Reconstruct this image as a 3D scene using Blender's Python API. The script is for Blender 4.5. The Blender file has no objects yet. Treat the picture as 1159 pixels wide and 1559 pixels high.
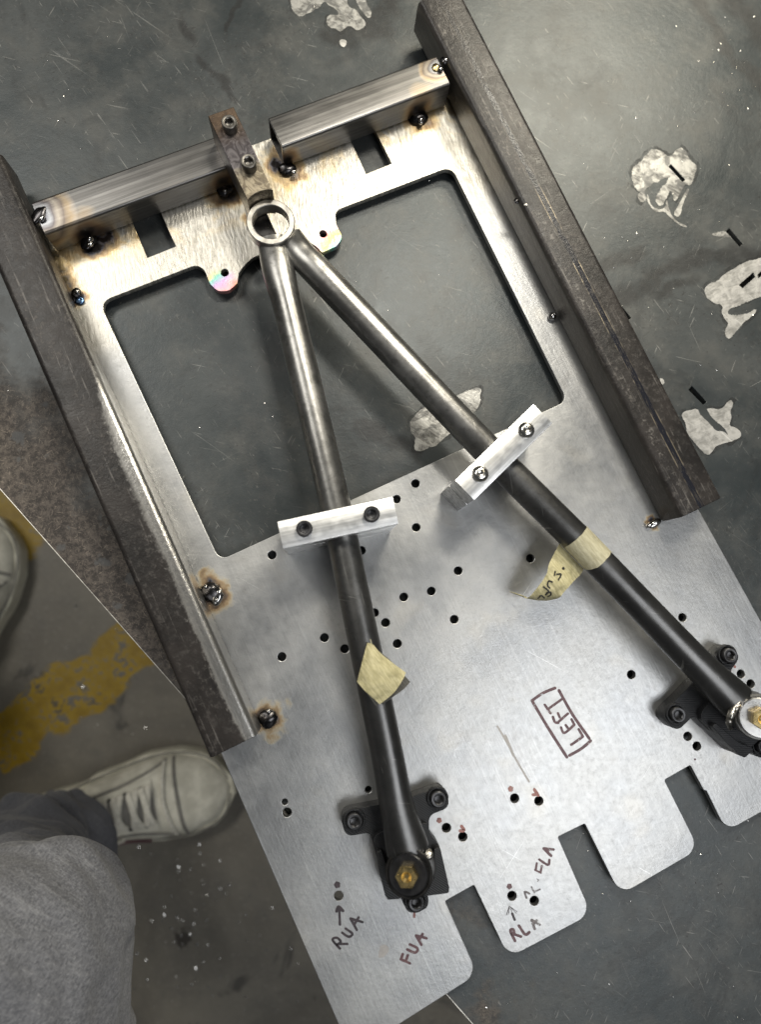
import bpy, bmesh, math, random
from mathutils import Vector, Matrix, noise as mnoise
random.seed(7)
PI = math.pi
scene = bpy.context.scene
C = scene.collection

# ------------------------------------------------------------------ camera
FPX, CX, CY = 1020.0, 579.5, 779.5          # focal length and centre in photograph pixels
CAMH = 0.508                                 # camera height above the plate's top face (z = 0)
up_c = Vector((84.5, 130.5, 1020.0)).normalized()
ax = (Vector((1, 0, 0)) - up_c * up_c.x).normalized()
ay = up_c.cross(ax)
RC = Matrix((ax, ay, up_c))                  # camera space to world space
cam_d = bpy.data.cameras.new('camera'); cam = bpy.data.objects.new('camera', cam_d); C.objects.link(cam)
cam.matrix_world = Matrix.Translation((0, 0, CAMH)) @ RC.to_4x4()
cam_d.sensor_fit = 'VERTICAL'; cam_d.sensor_height = 36.0; cam_d.sensor_width = 36.0
cam_d.lens = FPX / 1559.0 * 36.0
cam_d.clip_start = 0.01; cam_d.clip_end = 60
cam_d.dof.use_dof = True; cam_d.dof.focus_distance = 0.51; cam_d.dof.aperture_fstop = 3.4
scene.camera = cam
scene.cycles.max_bounces = 6; scene.cycles.glossy_bounces = 4; scene.cycles.diffuse_bounces = 3

# ------------------------------------------------------------------ light
world = bpy.data.worlds.new('World'); scene.world = world; world.use_nodes = True
wb = world.node_tree.nodes['Background']
wb.inputs[0].default_value = (0.93, 0.97, 1.0, 1); wb.inputs[1].default_value = 0.06

def area(name, loc, target, sx, sy, watts, col):
    d = bpy.data.lights.new(name, 'AREA'); d.shape = 'RECTANGLE'; d.size = sx; d.size_y = sy
    d.energy = watts; d.color = col
    o = bpy.data.objects.new(name, d); C.objects.link(o); o.location = loc
    o.rotation_euler = (Vector(target) - Vector(loc)).to_track_quat('-Z', 'Y').to_euler()
    return o
area('shop_lamp', (0.18, 0.66, 0.95), (0.05, 0.1, 0), 0.24, 0.13, 6.4, (1.0, 0.95, 0.84))
area('strip_light', (0.50, 1.08, 0.80), (0.2, 0.45, 0), 0.44, 0.16, 10.5, (1.0, 0.93, 0.76))
area('ceiling_light', (0.64, -0.48, 1.30), (0.15, -0.1, 0), 0.9, 0.55, 8.5, (0.96, 0.98, 1.0))
area('wall_light', (-1.25, 0.95, 2.0), (-0.2, 0.15, 0), 1.2, 0.5, 24, (1.0, 0.97, 0.90))

vs = scene.view_settings
vs.view_transform = 'Standard'; vs.look = 'None'; vs.exposure = 0.0; vs.gamma = 1.0; vs.use_curve_mapping = False

TABLE_Z = -0.0105
FLOOR_Z = -0.45

# ------------------------------------------------------------------ helpers
def W(px, py, z=0.0):
    """point at height z that stands at this place of the photograph"""
    d = RC @ Vector((px - CX, -(py - CY), -FPX))
    t = (z - CAMH) / d.z
    return Vector((d.x * t, d.y * t, z))
def W2(px, py, z=0.0):
    p = W(px, py, z); return Vector((p.x, p.y))

WM = {}
def place(o, parent, M):
    o.parent = parent
    o.matrix_basis = (WM[parent.name].inverted() @ M) if parent else M
    WM[o.name] = M.copy()
def thing(name, label, cat, loc=(0, 0, 0), group=None, rotz=0):
    o = bpy.data.objects.new(name, None); C.objects.link(o); o.empty_display_size = 0.02
    M = Matrix.Translation(loc) @ Matrix.Rotation(rotz, 4, 'Z')
    place(o, None, M)
    o['label'] = label; o['category'] = cat
    if group: o['group'] = group
    return o
def obj(name, me, mat, parent=None, M=None):
    o = bpy.data.objects.new(name, me); C.objects.link(o)
    if mat is not None:
        if len(me.materials) == 0: me.materials.append(mat)
        elif me.materials[0] != mat:
            me.materials.clear(); me.materials.append(mat)
    place(o, parent, M if M is not None else Matrix.Identity(4))
    return o
def finish(bm, name='m', smooth=True, angle=35):
    bmesh.ops.recalc_face_normals(bm, faces=bm.faces[:])
    me = bpy.data.meshes.new(name); bm.to_mesh(me); bm.free()
    if smooth:
        me.polygons.foreach_set('use_smooth', [True] * len(me.polygons))
        me.set_sharp_from_angle(angle=math.radians(angle))
    return me
def axes_matrix(o, x, z=Vector((0, 0, 1))):
    x = Vector(x).normalized(); z = Vector(z).normalized(); y = z.cross(x).normalized(); z = x.cross(y)
    return Matrix(((x.x, y.x, z.x, o[0]), (x.y, y.y, z.y, o[1]), (x.z, y.z, z.z, o[2]), (0, 0, 0, 1)))
def z_matrix(o, zdir, spin=0):
    q = Vector(zdir).to_track_quat('Z', 'Y')
    return Matrix.Translation(o) @ q.to_matrix().to_4x4() @ Matrix.Rotation(spin, 4, 'Z')

def round_poly(pts, radii, seg=6):
    """pts 2D list, radii number or list: corners rounded"""
    n = len(pts); out = []
    if not isinstance(radii, (list, tuple)): radii = [radii] * n
    for i in range(n):
        p = Vector(pts[i]); a = Vector(pts[i - 1]) - p; b = Vector(pts[(i + 1) % n]) - p
        r = radii[i]
        if r <= 0 or a.length < 1e-7 or b.length < 1e-7: out.append(p); continue
        la, lb = a.length, b.length
        a = a / la; b = b / lb
        ang = math.acos(max(-1, min(1, a.dot(b))))
        if ang > PI - 0.03: out.append(p); continue
        t = min(r / math.tan(ang / 2), la * 0.49, lb * 0.49); rr = t * math.tan(ang / 2)
        c = p + (a + b).normalized() * (rr / math.sin(ang / 2))
        s = p + a * t - c; e = p + b * t - c
        a0 = math.atan2(s.y, s.x); a1 = math.atan2(e.y, e.x); d = a1 - a0
        while d > PI: d -= 2 * PI
        while d < -PI: d += 2 * PI
        for k in range(seg + 1):
            q = a0 + d * k / seg; out.append(c + Vector((math.cos(q), math.sin(q))) * rr)
    return out
def circle(c, r, n=24):
    return [Vector((c[0] + r * math.cos(2 * PI * k / n), c[1] + r * math.sin(2 * PI * k / n))) for k in range(n)]
def slab(outer, holes, z0, z1, bevel=0.0, bres=1, angle=35):
    """flat plate of a 2D outline with holes, bevelled edges"""
    cu = bpy.data.curves.new('c', 'CURVE'); cu.dimensions = '2D'; cu.fill_mode = 'BOTH'
    for loop in [outer] + list(holes):
        sp = cu.splines.new('POLY'); sp.points.add(len(loop) - 1)
        for p, q in zip(sp.points, loop): p.co = (q[0], q[1], 0, 1)
        sp.use_cyclic_u = True
    cu.extrude = (z1 - z0) / 2 - bevel
    if bevel: cu.bevel_depth = bevel; cu.bevel_resolution = bres; cu.offset = -bevel
    ob = bpy.data.objects.new('c', cu)
    me = bpy.data.meshes.new_from_object(ob)
    bpy.data.objects.remove(ob); bpy.data.curves.remove(cu)
    bm = bmesh.new(); bm.from_mesh(me); bpy.data.meshes.remove(me)
    bmesh.ops.remove_doubles(bm, verts=bm.verts[:], dist=1e-6)
    bmesh.ops.translate(bm, verts=bm.verts[:], vec=(0, 0, (z0 + z1) / 2))
    for f in bm.faces: f.material_index = 0
    me = finish(bm, angle=angle)
    me.polygons.foreach_set('use_smooth', [abs(p.normal.z) < .999 for p in me.polygons])
    return me
def lathe(profile, n=32, angle=35, caps=True):
    """profile [(r, z)...] round z"""
    bm = bmesh.new(); rings = []
    for r, z in profile:
        if r < 1e-6: rings.append([bm.verts.new((0, 0, z))])
        else: rings.append([bm.verts.new((r * math.cos(2 * PI * k / n), r * math.sin(2 * PI * k / n), z)) for k in range(n)])
    for a, b in zip(rings, rings[1:]):
        for k in range(n):
            k2 = (k + 1) % n
            if len(a) == 1: bm.faces.new((a[0], b[k], b[k2]))
            elif len(b) == 1: bm.faces.new((a[k], a[k2], b[0]))
            else: bm.faces.new((a[k], a[k2], b[k2], b[k]))
    return finish(bm, angle=angle)
def sweep(path, radii, n=24, flat=None, caps=True, angle=40, jitter=0.0):
    """tube along 3D path; radii per point; flat = per point (side, up) scale"""
    bm = bmesh.new(); rings = []; m = len(path)
    P = [Vector(p) for p in path]
    for i in range(m):
        t = (P[min(i + 1, m - 1)] - P[max(i - 1, 0)]).normalized()
        ref = Vector((0, 0, 1)) if abs(t.z) < 0.95 else Vector((0, 1, 0))
        s = t.cross(ref).normalized(); u = s.cross(t).normalized()
        fs, fu = flat[i] if flat else (1, 1)
        r = radii[i] if isinstance(radii, (list, tuple)) else radii
        ring = []
        for k in range(n):
            a = 2 * PI * k / n
            v = P[i] + s * (math.cos(a) * r * fs) + u * (math.sin(a) * r * fu)
            if jitter: v += Vector((random.uniform(-1, 1), random.uniform(-1, 1), random.uniform(-1, 1))) * jitter
            ring.append(bm.verts.new(v))
        rings.append(ring)
    for a, b in zip(rings, rings[1:]):
        for k in range(n): bm.faces.new((a[k], a[(k + 1) % n], b[(k + 1) % n], b[k]))
    if caps: bm.faces.new(rings[0][::-1]); bm.faces.new(rings[-1])
    return finish(bm, angle=angle)
def smooth_path(pts, n=8):
    """Catmull-Rom through points"""
    P = [Vector(p) for p in pts]; out = []
    for i in range(len(P) - 1):
        p0 = P[max(i - 1, 0)]; p1 = P[i]; p2 = P[i + 1]; p3 = P[min(i + 2, len(P) - 1)]
        for k in range(n):
            t = k / n
            out.append(0.5 * ((2 * p1) + (p2 - p0) * t + (2 * p0 - 5 * p1 + 4 * p2 - p3) * t * t + (3 * p1 - p0 - 3 * p2 + p3) * t ** 3))
    out.append(P[-1]); return out
def square_tube(L, w, h, r, wall, seg=5):
    """hollow rounded tube along +x, y centred, z 0..h, open ends"""
    def prof(w, h, r, z0):
        pts = [(-w / 2, z0), (w / 2, z0), (w / 2, z0 + h), (-w / 2, z0 + h)]
        return round_poly(pts, r, seg)
    A = prof(w, h, r, 0); B = prof(w - 2 * wall, h - 2 * wall, max(r - wall, 0.0005), wall)
    bm = bmesh.new()
    xs = [0, 0.0004] + [L * k / 8 for k in range(1, 8)] + [L - 0.0004, L]
    ro, ri = [], []
    for i, x in enumerate(xs):
        e = 0.0003 if i in (0, len(xs) - 1) else 0
        ro.append([bm.verts.new((x, p.x * (1 - 2 * e / w), h / 2 + (p.y - h / 2) * (1 - 2 * e / h))) for p in A])
        ri.append([bm.verts.new((x, p.x, p.y)) for p in B])
    n = len(A)
    for R, flip in ((ro, 0), (ri, 1)):
        for a, b in zip(R, R[1:]):
            for k in range(n): bm.faces.new((a[k], a[(k + 1) % n], b[(k + 1) % n], b[k]))
    for a, b in ((ro[0], ri[0]), (ro[-1], ri[-1])):
        for k in range(n): bm.faces.new((a[k], a[(k + 1) % n], b[(k + 1) % n], b[k]))
    return finish(bm, angle=30)
def hex_r(a, half):
    """radius of a hexagon of half flat width at angle a"""
    b = (a % (PI / 3)) - PI / 6
    return half / math.cos(b)
def socket_screw(R, H, half, depth, dome=False, n=36):
    """socket screw head, base at z = 0"""
    bm = bmesh.new(); rings = []
    def circ(r, z): return [bm.verts.new((r * math.cos(2 * PI * k / n), r * math.sin(2 * PI * k / n), z)) for k in range(n)]
    def hexa(h, z): return [bm.verts.new((hex_r(2 * PI * k / n, h) * math.cos(2 * PI * k / n), hex_r(2 * PI * k / n, h) * math.sin(2 * PI * k / n), z)) for k in range(n)]
    if dome:
        rings = [circ(R, 0), circ(R, H * .18), circ(R * .97, H * .34), circ(R * .88, H * .60), circ(R * .74, H * .82), circ(R * .58, H * .96), circ(half * 1.32, H)]
    else:
        rings = [circ(R, 0), circ(R, H - R * .12), circ(R * .97, H - R * .05), circ(R * .90, H), circ(half * 1.42, H), circ(half * 1.30, H - R * .02)]
    rings += [hexa(half, H - R * .14), hexa(half * .98, H - depth)]
    for a, b in zip(rings, rings[1:]):
        for k in range(n): bm.faces.new((a[k], a[(k + 1) % n], b[(k + 1) % n], b[k]))
    c = bm.verts.new((0, 0, H - depth - R * .12)); last = rings[-1]
    for k in range(n): bm.faces.new((last[k], last[(k + 1) % n], c))
    return finish(bm, angle=28)
def ribbon_mesh(strokes, z, widths, jit=0.06):
    """pen strokes lying on a plane: each stroke a list of photograph points, width in pixels"""
    bm = bmesh.new(); k = 0
    for pts, w in zip(strokes, widths):
        zz = z + 0.000012 * k; k += 1
        P = [Vector((p[0], p[1])) for p in pts]
        if len(P) > 2: P = [Vector((q.x, q.y)) for q in smooth_path([(p.x, p.y, 0) for p in P], 5)]
        else: P = [P[0].lerp(P[1], t / 6) for t in range(7)]
        L, R = [], []
        for i in range(len(P)):
            t = (P[min(i + 1, len(P) - 1)] - P[max(i - 1, 0)])
            t = t.normalized() if t.length > 1e-6 else Vector((1, 0))
            nn = Vector((-t.y, t.x)); hw = w / 2 * (1 + random.uniform(-jit, jit))
            L.append(P[i] + nn * hw); R.append(P[i] - nn * hw)
        def cap(c, t, sgn):
            nn = Vector((-t.y, t.x)); out = []
            for j in range(1, 6):
                a = PI * j / 6
                out.append(c + nn * (w / 2 * math.cos(a)) * sgn + t * (w / 2 * math.sin(a)))
            return out
        t1 = (P[-1] - P[-2]).normalized(); t0 = (P[0] - P[1]).normalized()
        loop = L + cap(P[-1], t1, 1) + R[::-1] + cap(P[0], t0, 1)
        lv = [bm.verts.new(W(q.x, q.y, zz)) for q in L]; rv = [bm.verts.new(W(q.x, q.y, zz)) for q in R]
        for i in range(len(lv) - 1): bm.faces.new((lv[i], lv[i + 1], rv[i + 1], rv[i]))
        e = [bm.verts.new(W(q.x, q.y, zz)) for q in cap(P[-1], t1, 1)]
        bm.faces.new([lv[-1]] + e + [rv[-1]])
        s = [bm.verts.new(W(q.x, q.y, zz)) for q in cap(P[0], t0, 1)]
        bm.faces.new([rv[0]] + s + [lv[0]])
    for f in bm.faces:
        f.normal_update()
        if f.normal.z < 0: f.normal_flip()
    me = bpy.data.meshes.new('ink'); bm.to_mesh(me); bm.free(); return me
def flat_patch(loop, z, holes=()):
    if holes:
        cu = bpy.data.curves.new('c', 'CURVE'); cu.dimensions = '2D'; cu.fill_mode = 'FRONT'
        for lp in [loop] + list(holes):
            sp = cu.splines.new('POLY'); sp.points.add(len(lp) - 1)
            for p, q_ in zip(sp.points, lp): p.co = (q_[0], q_[1], 0, 1)
            sp.use_cyclic_u = True
        ob = bpy.data.objects.new('c', cu); me = bpy.data.meshes.new_from_object(ob); me.transform(Matrix.Translation((0, 0, z)))
        bpy.data.objects.remove(ob); bpy.data.curves.remove(cu); return me
    bm = bmesh.new(); f = bm.faces.new([bm.verts.new((p[0], p[1], z)) for p in loop])
    f.normal_update()
    if f.normal.z < 0: f.normal_flip()
    bmesh.ops.triangulate(bm, faces=bm.faces[:])
    me = bpy.data.meshes.new('patch'); bm.to_mesh(me); bm.free(); return me
def blob(r, squash=0.6, rough=0.25, seed=0, sub=3):
    bm = bmesh.new(); bmesh.ops.create_icosphere(bm, subdivisions=sub, radius=1)
    for v in bm.verts:
        n = mnoise.noise(v.co * 1.4 + Vector((seed * 3.1, seed, 0))) * rough + mnoise.noise(v.co * 3.5 + Vector((seed, 7, seed * 2))) * rough * .4
        v.co *= (1 + n); v.co.z *= squash; v.co *= r
    return finish(bm, angle=170)

# ------------------------------------------------------------------ materials
class Mat:
    def __init__(s, name):
        s.m = bpy.data.materials.new(name); s.m.use_nodes = True; s.t = s.m.node_tree
        s.b = s.t.nodes['Principled BSDF']
    def n(s, kind, **kw):
        x = s.t.nodes.new(kind)
        for k, v in kw.items(): setattr(x, k, v)
        return x
    def put(s, sock, v):
        if hasattr(v, 'is_output') or isinstance(v, bpy.types.NodeSocket): s.t.links.new(v, sock)
        elif v is not None:
            if sock.type == 'RGBA' and len(v) == 3: v = (*v, 1)
            sock.default_value = v
    def set(s, **kw):
        for k, v in kw.items(): s.put(s.b.inputs[k.replace('_', ' ')], v)
        return s
    def pos(s): return s.n('ShaderNodeNewGeometry').outputs['Position']
    def ob(s): return s.n('ShaderNodeTexCoord').outputs['Object']
    def map(s, v, rot=0, scale=(1, 1, 1), loc=(0, 0, 0)):
        if rot:                                   # turn first, stretch afterwards
            w = s.n('ShaderNodeMapping'); s.put(w.inputs['Vector'], v); w.inputs['Rotation'].default_value = (0, 0, rot); v = w.outputs[0]
        x = s.n('ShaderNodeMapping'); s.put(x.inputs['Vector'], v)
        x.inputs['Scale'].default_value = scale; x.inputs['Location'].default_value = loc
        return x.outputs[0]
    def noise(s, v, scale, detail=3, rough=0.55, dist=0.0):
        x = s.n('ShaderNodeTexNoise'); s.put(x.inputs['Vector'], v)
        x.inputs['Scale'].default_value = scale; x.inputs['Detail'].default_value = detail
        x.inputs['Roughness'].default_value = rough; x.inputs['Distortion'].default_value = dist
        return x.outputs['Fac']
    def noisec(s, v, scale, detail=2):
        x = s.n('ShaderNodeTexNoise'); s.put(x.inputs['Vector'], v)
        x.inputs['Scale'].default_value = scale; x.inputs['Detail'].default_value = detail
        return x.outputs['Color']
    def voro(s, v, scale, feature='F1', rnd=1.0):
        x = s.n('ShaderNodeTexVoronoi', feature=feature); s.put(x.inputs['Vector'], v)
        x.inputs['Scale'].default_value = scale; x.inputs['Randomness'].default_value = rnd
        return x.outputs['Distance']
    def step(s, v, a, b, lo=0.0, hi=1.0):
        x = s.n('ShaderNodeMapRange', interpolation_type='SMOOTHSTEP'); s.put(x.inputs['Value'], v)
        x.inputs['From Min'].default_value = a; x.inputs['From Max'].default_value = b
        x.inputs['To Min'].default_value = lo; x.inputs['To Max'].default_value = hi
        return x.outputs[0]
    def lin(s, v, a, b, lo=0.0, hi=1.0):
        x = s.n('ShaderNodeMapRange'); s.put(x.inputs['Value'], v)
        x.inputs['From Min'].default_value = a; x.inputs['From Max'].default_value = b
        x.inputs['To Min'].default_value = lo; x.inputs['To Max'].default_value = hi
        return x.outputs[0]
    def math(s, op, a, b=None, c=None):
        x = s.n('ShaderNodeMath', operation=op); s.put(x.inputs[0], a)
        if b is not None: s.put(x.inputs[1], b)
        if c is not None: s.put(x.inputs[2], c)
        return x.outputs[0]
    def mul(s, a, b): return s.math('MULTIPLY', a, b)
    def add(s, a, b): return s.math('ADD', a, b)
    def mx(s, a, b): return s.math('MAXIMUM', a, b)
    def mn(s, a, b): return s.math('MINIMUM', a, b)
    def sep(s, v):
        x = s.n('ShaderNodeSeparateXYZ'); s.put(x.inputs[0], v); return x.outputs
    def vadd(s, a, b):
        x = s.n('ShaderNodeVectorMath', operation='ADD'); s.put(x.inputs[0], a); s.put(x.inputs[1], b); return x.outputs[0]
    def vscale(s, a, f):
        x = s.n('ShaderNodeVectorMath', operation='SCALE'); s.put(x.inputs[0], a); s.put(x.inputs['Scale'], f); return x.outputs[0]
    def dist(s, v, p):
        x = s.n('ShaderNodeVectorMath', operation='DISTANCE'); s.put(x.inputs[0], v); x.inputs[1].default_value = p; return x.outputs['Value']
    def dot(s, v, p):
        x = s.n('ShaderNodeVectorMath', operation='DOT_PRODUCT'); s.put(x.inputs[0], v); x.inputs[1].default_value = p; return x.outputs['Value']
    def mix(s, f, a, b, blend='MIX'):
        x = s.n('ShaderNodeMix', data_type='RGBA', blend_type=blend); s.put(x.inputs['Factor'], f)
        s.put(x.inputs[6], a); s.put(x.inputs[7], b); return x.outputs[2]
    def mixf(s, f, a, b):
        x = s.n('ShaderNodeMix', data_type='FLOAT'); s.put(x.inputs[0], f); s.put(x.inputs[2], a); s.put(x.inputs[3], b); return x.outputs[0]
    def ramp(s, f, stops):
        x = s.n('ShaderNodeValToRGB'); s.put(x.inputs[0], f); r = x.color_ramp
        while len(r.elements) < len(stops): r.elements.new(0.5)
        for e, (p, c) in zip(r.elements, stops):
            e.position = p; e.color = c if len(c) == 4 else (*c, 1)
        return x.outputs['Color'], x.outputs['Alpha']
    def bump(s, h, strength=0.3, dist=0.001, prev=None):
        x = s.n('ShaderNodeBump'); s.put(x.inputs['Height'], h); x.inputs['Strength'].default_value = strength; x.inputs['Distance'].default_value = dist
        if prev is not None: s.put(x.inputs['Normal'], prev)
        return x.outputs[0]
    def segd(s, v, a, b):
        ba = b - a; l2 = ba.dot(ba)
        x = s.n('ShaderNodeVectorMath', operation='SUBTRACT'); s.put(x.inputs[0], v); x.inputs[1].default_value = a; pa = x.outputs[0]
        h = s.n('ShaderNodeClamp'); s.put(h.inputs[0], s.mul(s.dot(pa, ba), 1 / l2))
        y = s.n('ShaderNodeVectorMath', operation='SCALE'); y.inputs[0].default_value = ba; s.put(y.inputs['Scale'], h.outputs[0])
        z = s.n('ShaderNodeVectorMath', operation='DISTANCE'); s.put(z.inputs[0], pa); s.put(z.inputs[1], y.outputs[0]); return z.outputs['Value']
    def scratch(s, v, ang, along, cross, lo=0.70, hi=0.74, seed=0.0):
        m = s.map(v, ang, (along, cross, 1), (seed, seed * 1.7, seed))
        warp = s.vscale(s.noisec(v, 8), 0.9)
        f = s.noise(s.vadd(m, warp), 1.0, 2, 0.5)
        return s.step(f, lo, hi)

# axes of the plate in the photograph's place
VD = (W(326.7, 838) - W(162, 472.5)).normalized()        # down the long side
UD = Vector((-VD.y, VD.x, 0))                            # across, towards the right
if UD.x < 0: UD = -UD

WELDS = [  # photograph point, height, tint radius (m)
    (138, 374, 0, .019), (342, 293, 0, .018), (438, 260, 0, .019), (640, 183, 0, .017), (324, 903, 0, .016),
    (411, 1095, 0, .0155), (113, 450, 0, .012), (996, 797, 0, .008), (90, 400, 0, .014), (100, 428, 0, .010), (424, 248, 0, .016), (160, 362, 0, .016), (215, 350, 0, .010), (395, 330, 0, .013)]

def make_plate_mat():
    m = Mat('bare_steel_plate'); p = m.pos()
    v = m.dot(p, VD); v0 = W(420, 350).dot(VD)
    cloud = m.noise(p, 14, 4, .6)
    fine = m.noise(p, 160, 3, .6)
    flecks = m.noise(p, 320, 3, .75)
    base = m.mix(m.step(cloud, .3, .72), (.35, .355, .36), (.49, .487, .475))
    base = m.mix(m.mul(m.step(flecks, .47, .66, 0, .46), m.step(m.noise(p, 34, 3, .6), .30, .66, .35, 1)), base, (.34, .34, .335))
    # brushed grain along the plate
    brush = m.noise(m.map(p, -math.atan2(VD.y, VD.x), (14, 520, 1)), 1.0, 3, .65)
    base = m.mix(m.mul(m.step(brush, .48, .76, 0, .34), m.step(m.noise(p, 9, 3, .6), .40, .62, .20, 1)), base, (.62, .62, .61))
    # freshly ground top end, swirls
    gm = m.step(m.add(v, m.mul(m.add(cloud, -.5), .05)), v0 + .055, v0 + .020)
    sw = m.noise(m.map(m.vadd(p, m.vscale(m.noisec(p, 30), .006)), -math.atan2(VD.y, VD.x) + .25, (90, 480, 1)), 1.0, 3, .65)
    base = m.mix(gm, base, m.mix(m.step(sw, .38, .66), (.42, .40, .355), (.66, .635, .58)))
    # dull smudges and fine pits
    sm = m.step(m.noise(p, 38, 3, .6, .6), .62, .70)
    base = m.mix(m.mul(sm, .18), base, (.28, .265, .25))
    pits = m.mul(m.step(m.voro(p, 130), .055, .03), m.step(m.noise(p, 20, 2), .52, .6))
    base = m.mix(m.mul(pits, .7), base, (.10, .10, .10))
    warm = m.step(m.noise(p, 24, 2, .5), .58, .74)
    base = m.mix(m.mul(warm, .13), base, (.66, .58, .44))
    sc = m.scratch(p, .5, 14, 700, .76, .80, 3.1); sc2 = m.scratch(p, 2.2, 18, 900, .77, .81, 8.7)
    sc = m.mx(sc, sc2)
    base = m.mix(m.mul(sc, .55), base, (.86, .86, .85))
    # heat tint around the tack welds
    pw = m.vadd(p, m.vscale(m.vadd(m.noisec(p, 75, 4), (-.5, -.5, -.5)), .026))
    t = None
    for x, y, z, r in WELDS:
        d = m.math('DIVIDE', m.dist(pw, W(x, y, z)), r)
        t = d if t is None else m.mn(t, d)
    col, al = m.ramp(t, [(0.0, (.02, .018, .018, 1)), (.24, (.035, .03, .03, 1)), (.34, (.10, .10, .13, .9)), (.42, (.17, .13, .10, .85)), (.54, (.24, .14, .06, .8)),
                         (.70, (.50, .32, .12, .65)), (.84, (.72, .58, .34, .4)), (1.0, (.8, .75, .6, 0))])
    base = m.mix(al, base, col)
    straw = m.mul(m.mul(gm, m.step(v, v0 - .005, v0 - .035)), m.step(m.noise(p, 30, 4, .65, .6), .46, .62, 0, .55))
    base = m.mix(straw, base, (.62, .47, .24))
    # laser rainbow on the two ears
    e = m.mn(m.dist(p, W(338, 436)), m.dist(p, W(508, 370)))
    er = m.add(e, m.mul(m.add(m.noise(p, 90, 2), -.5), .006))
    stripe = m.dot(p, VD.lerp(UD, .25)); 
    rc, _ = m.ramp(m.math('FRACT', m.mul(m.add(stripe, m.mul(m.noise(p, 60), .012)), 62)), [(0, (.70, .40, .42)), (.2, (.75, .28, .24)), (.4, (.75, .60, .14)), (.6, (.20, .52, .46)), (.8, (.50, .34, .58)), (1, (.70, .40, .42))])
    base = m.mix(m.step(er, .0165, .0085, 0, .92), base, rc)
    rough = m.mixf(gm, m.lin(cloud, .3, .7, .36, .46), m.lin(sw, .3, .7, .30, .48))
    rough = m.add(rough, m.mul(m.add(fine, -.5), .14))
    h = m.add(m.mul(brush, .3), m.add(m.mul(flecks, .5), m.mul(m.mul(sw, gm), 1.3)))
    bn = m.bump(h, .30, .0007); bn = m.bump(m.mul(cloud, 1.0), .05, .01, bn)
    m.set(Base_Color=base, Metallic=.92, Roughness=rough, Normal=bn)
    return m.m
M_PLATE = make_plate_mat()

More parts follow.
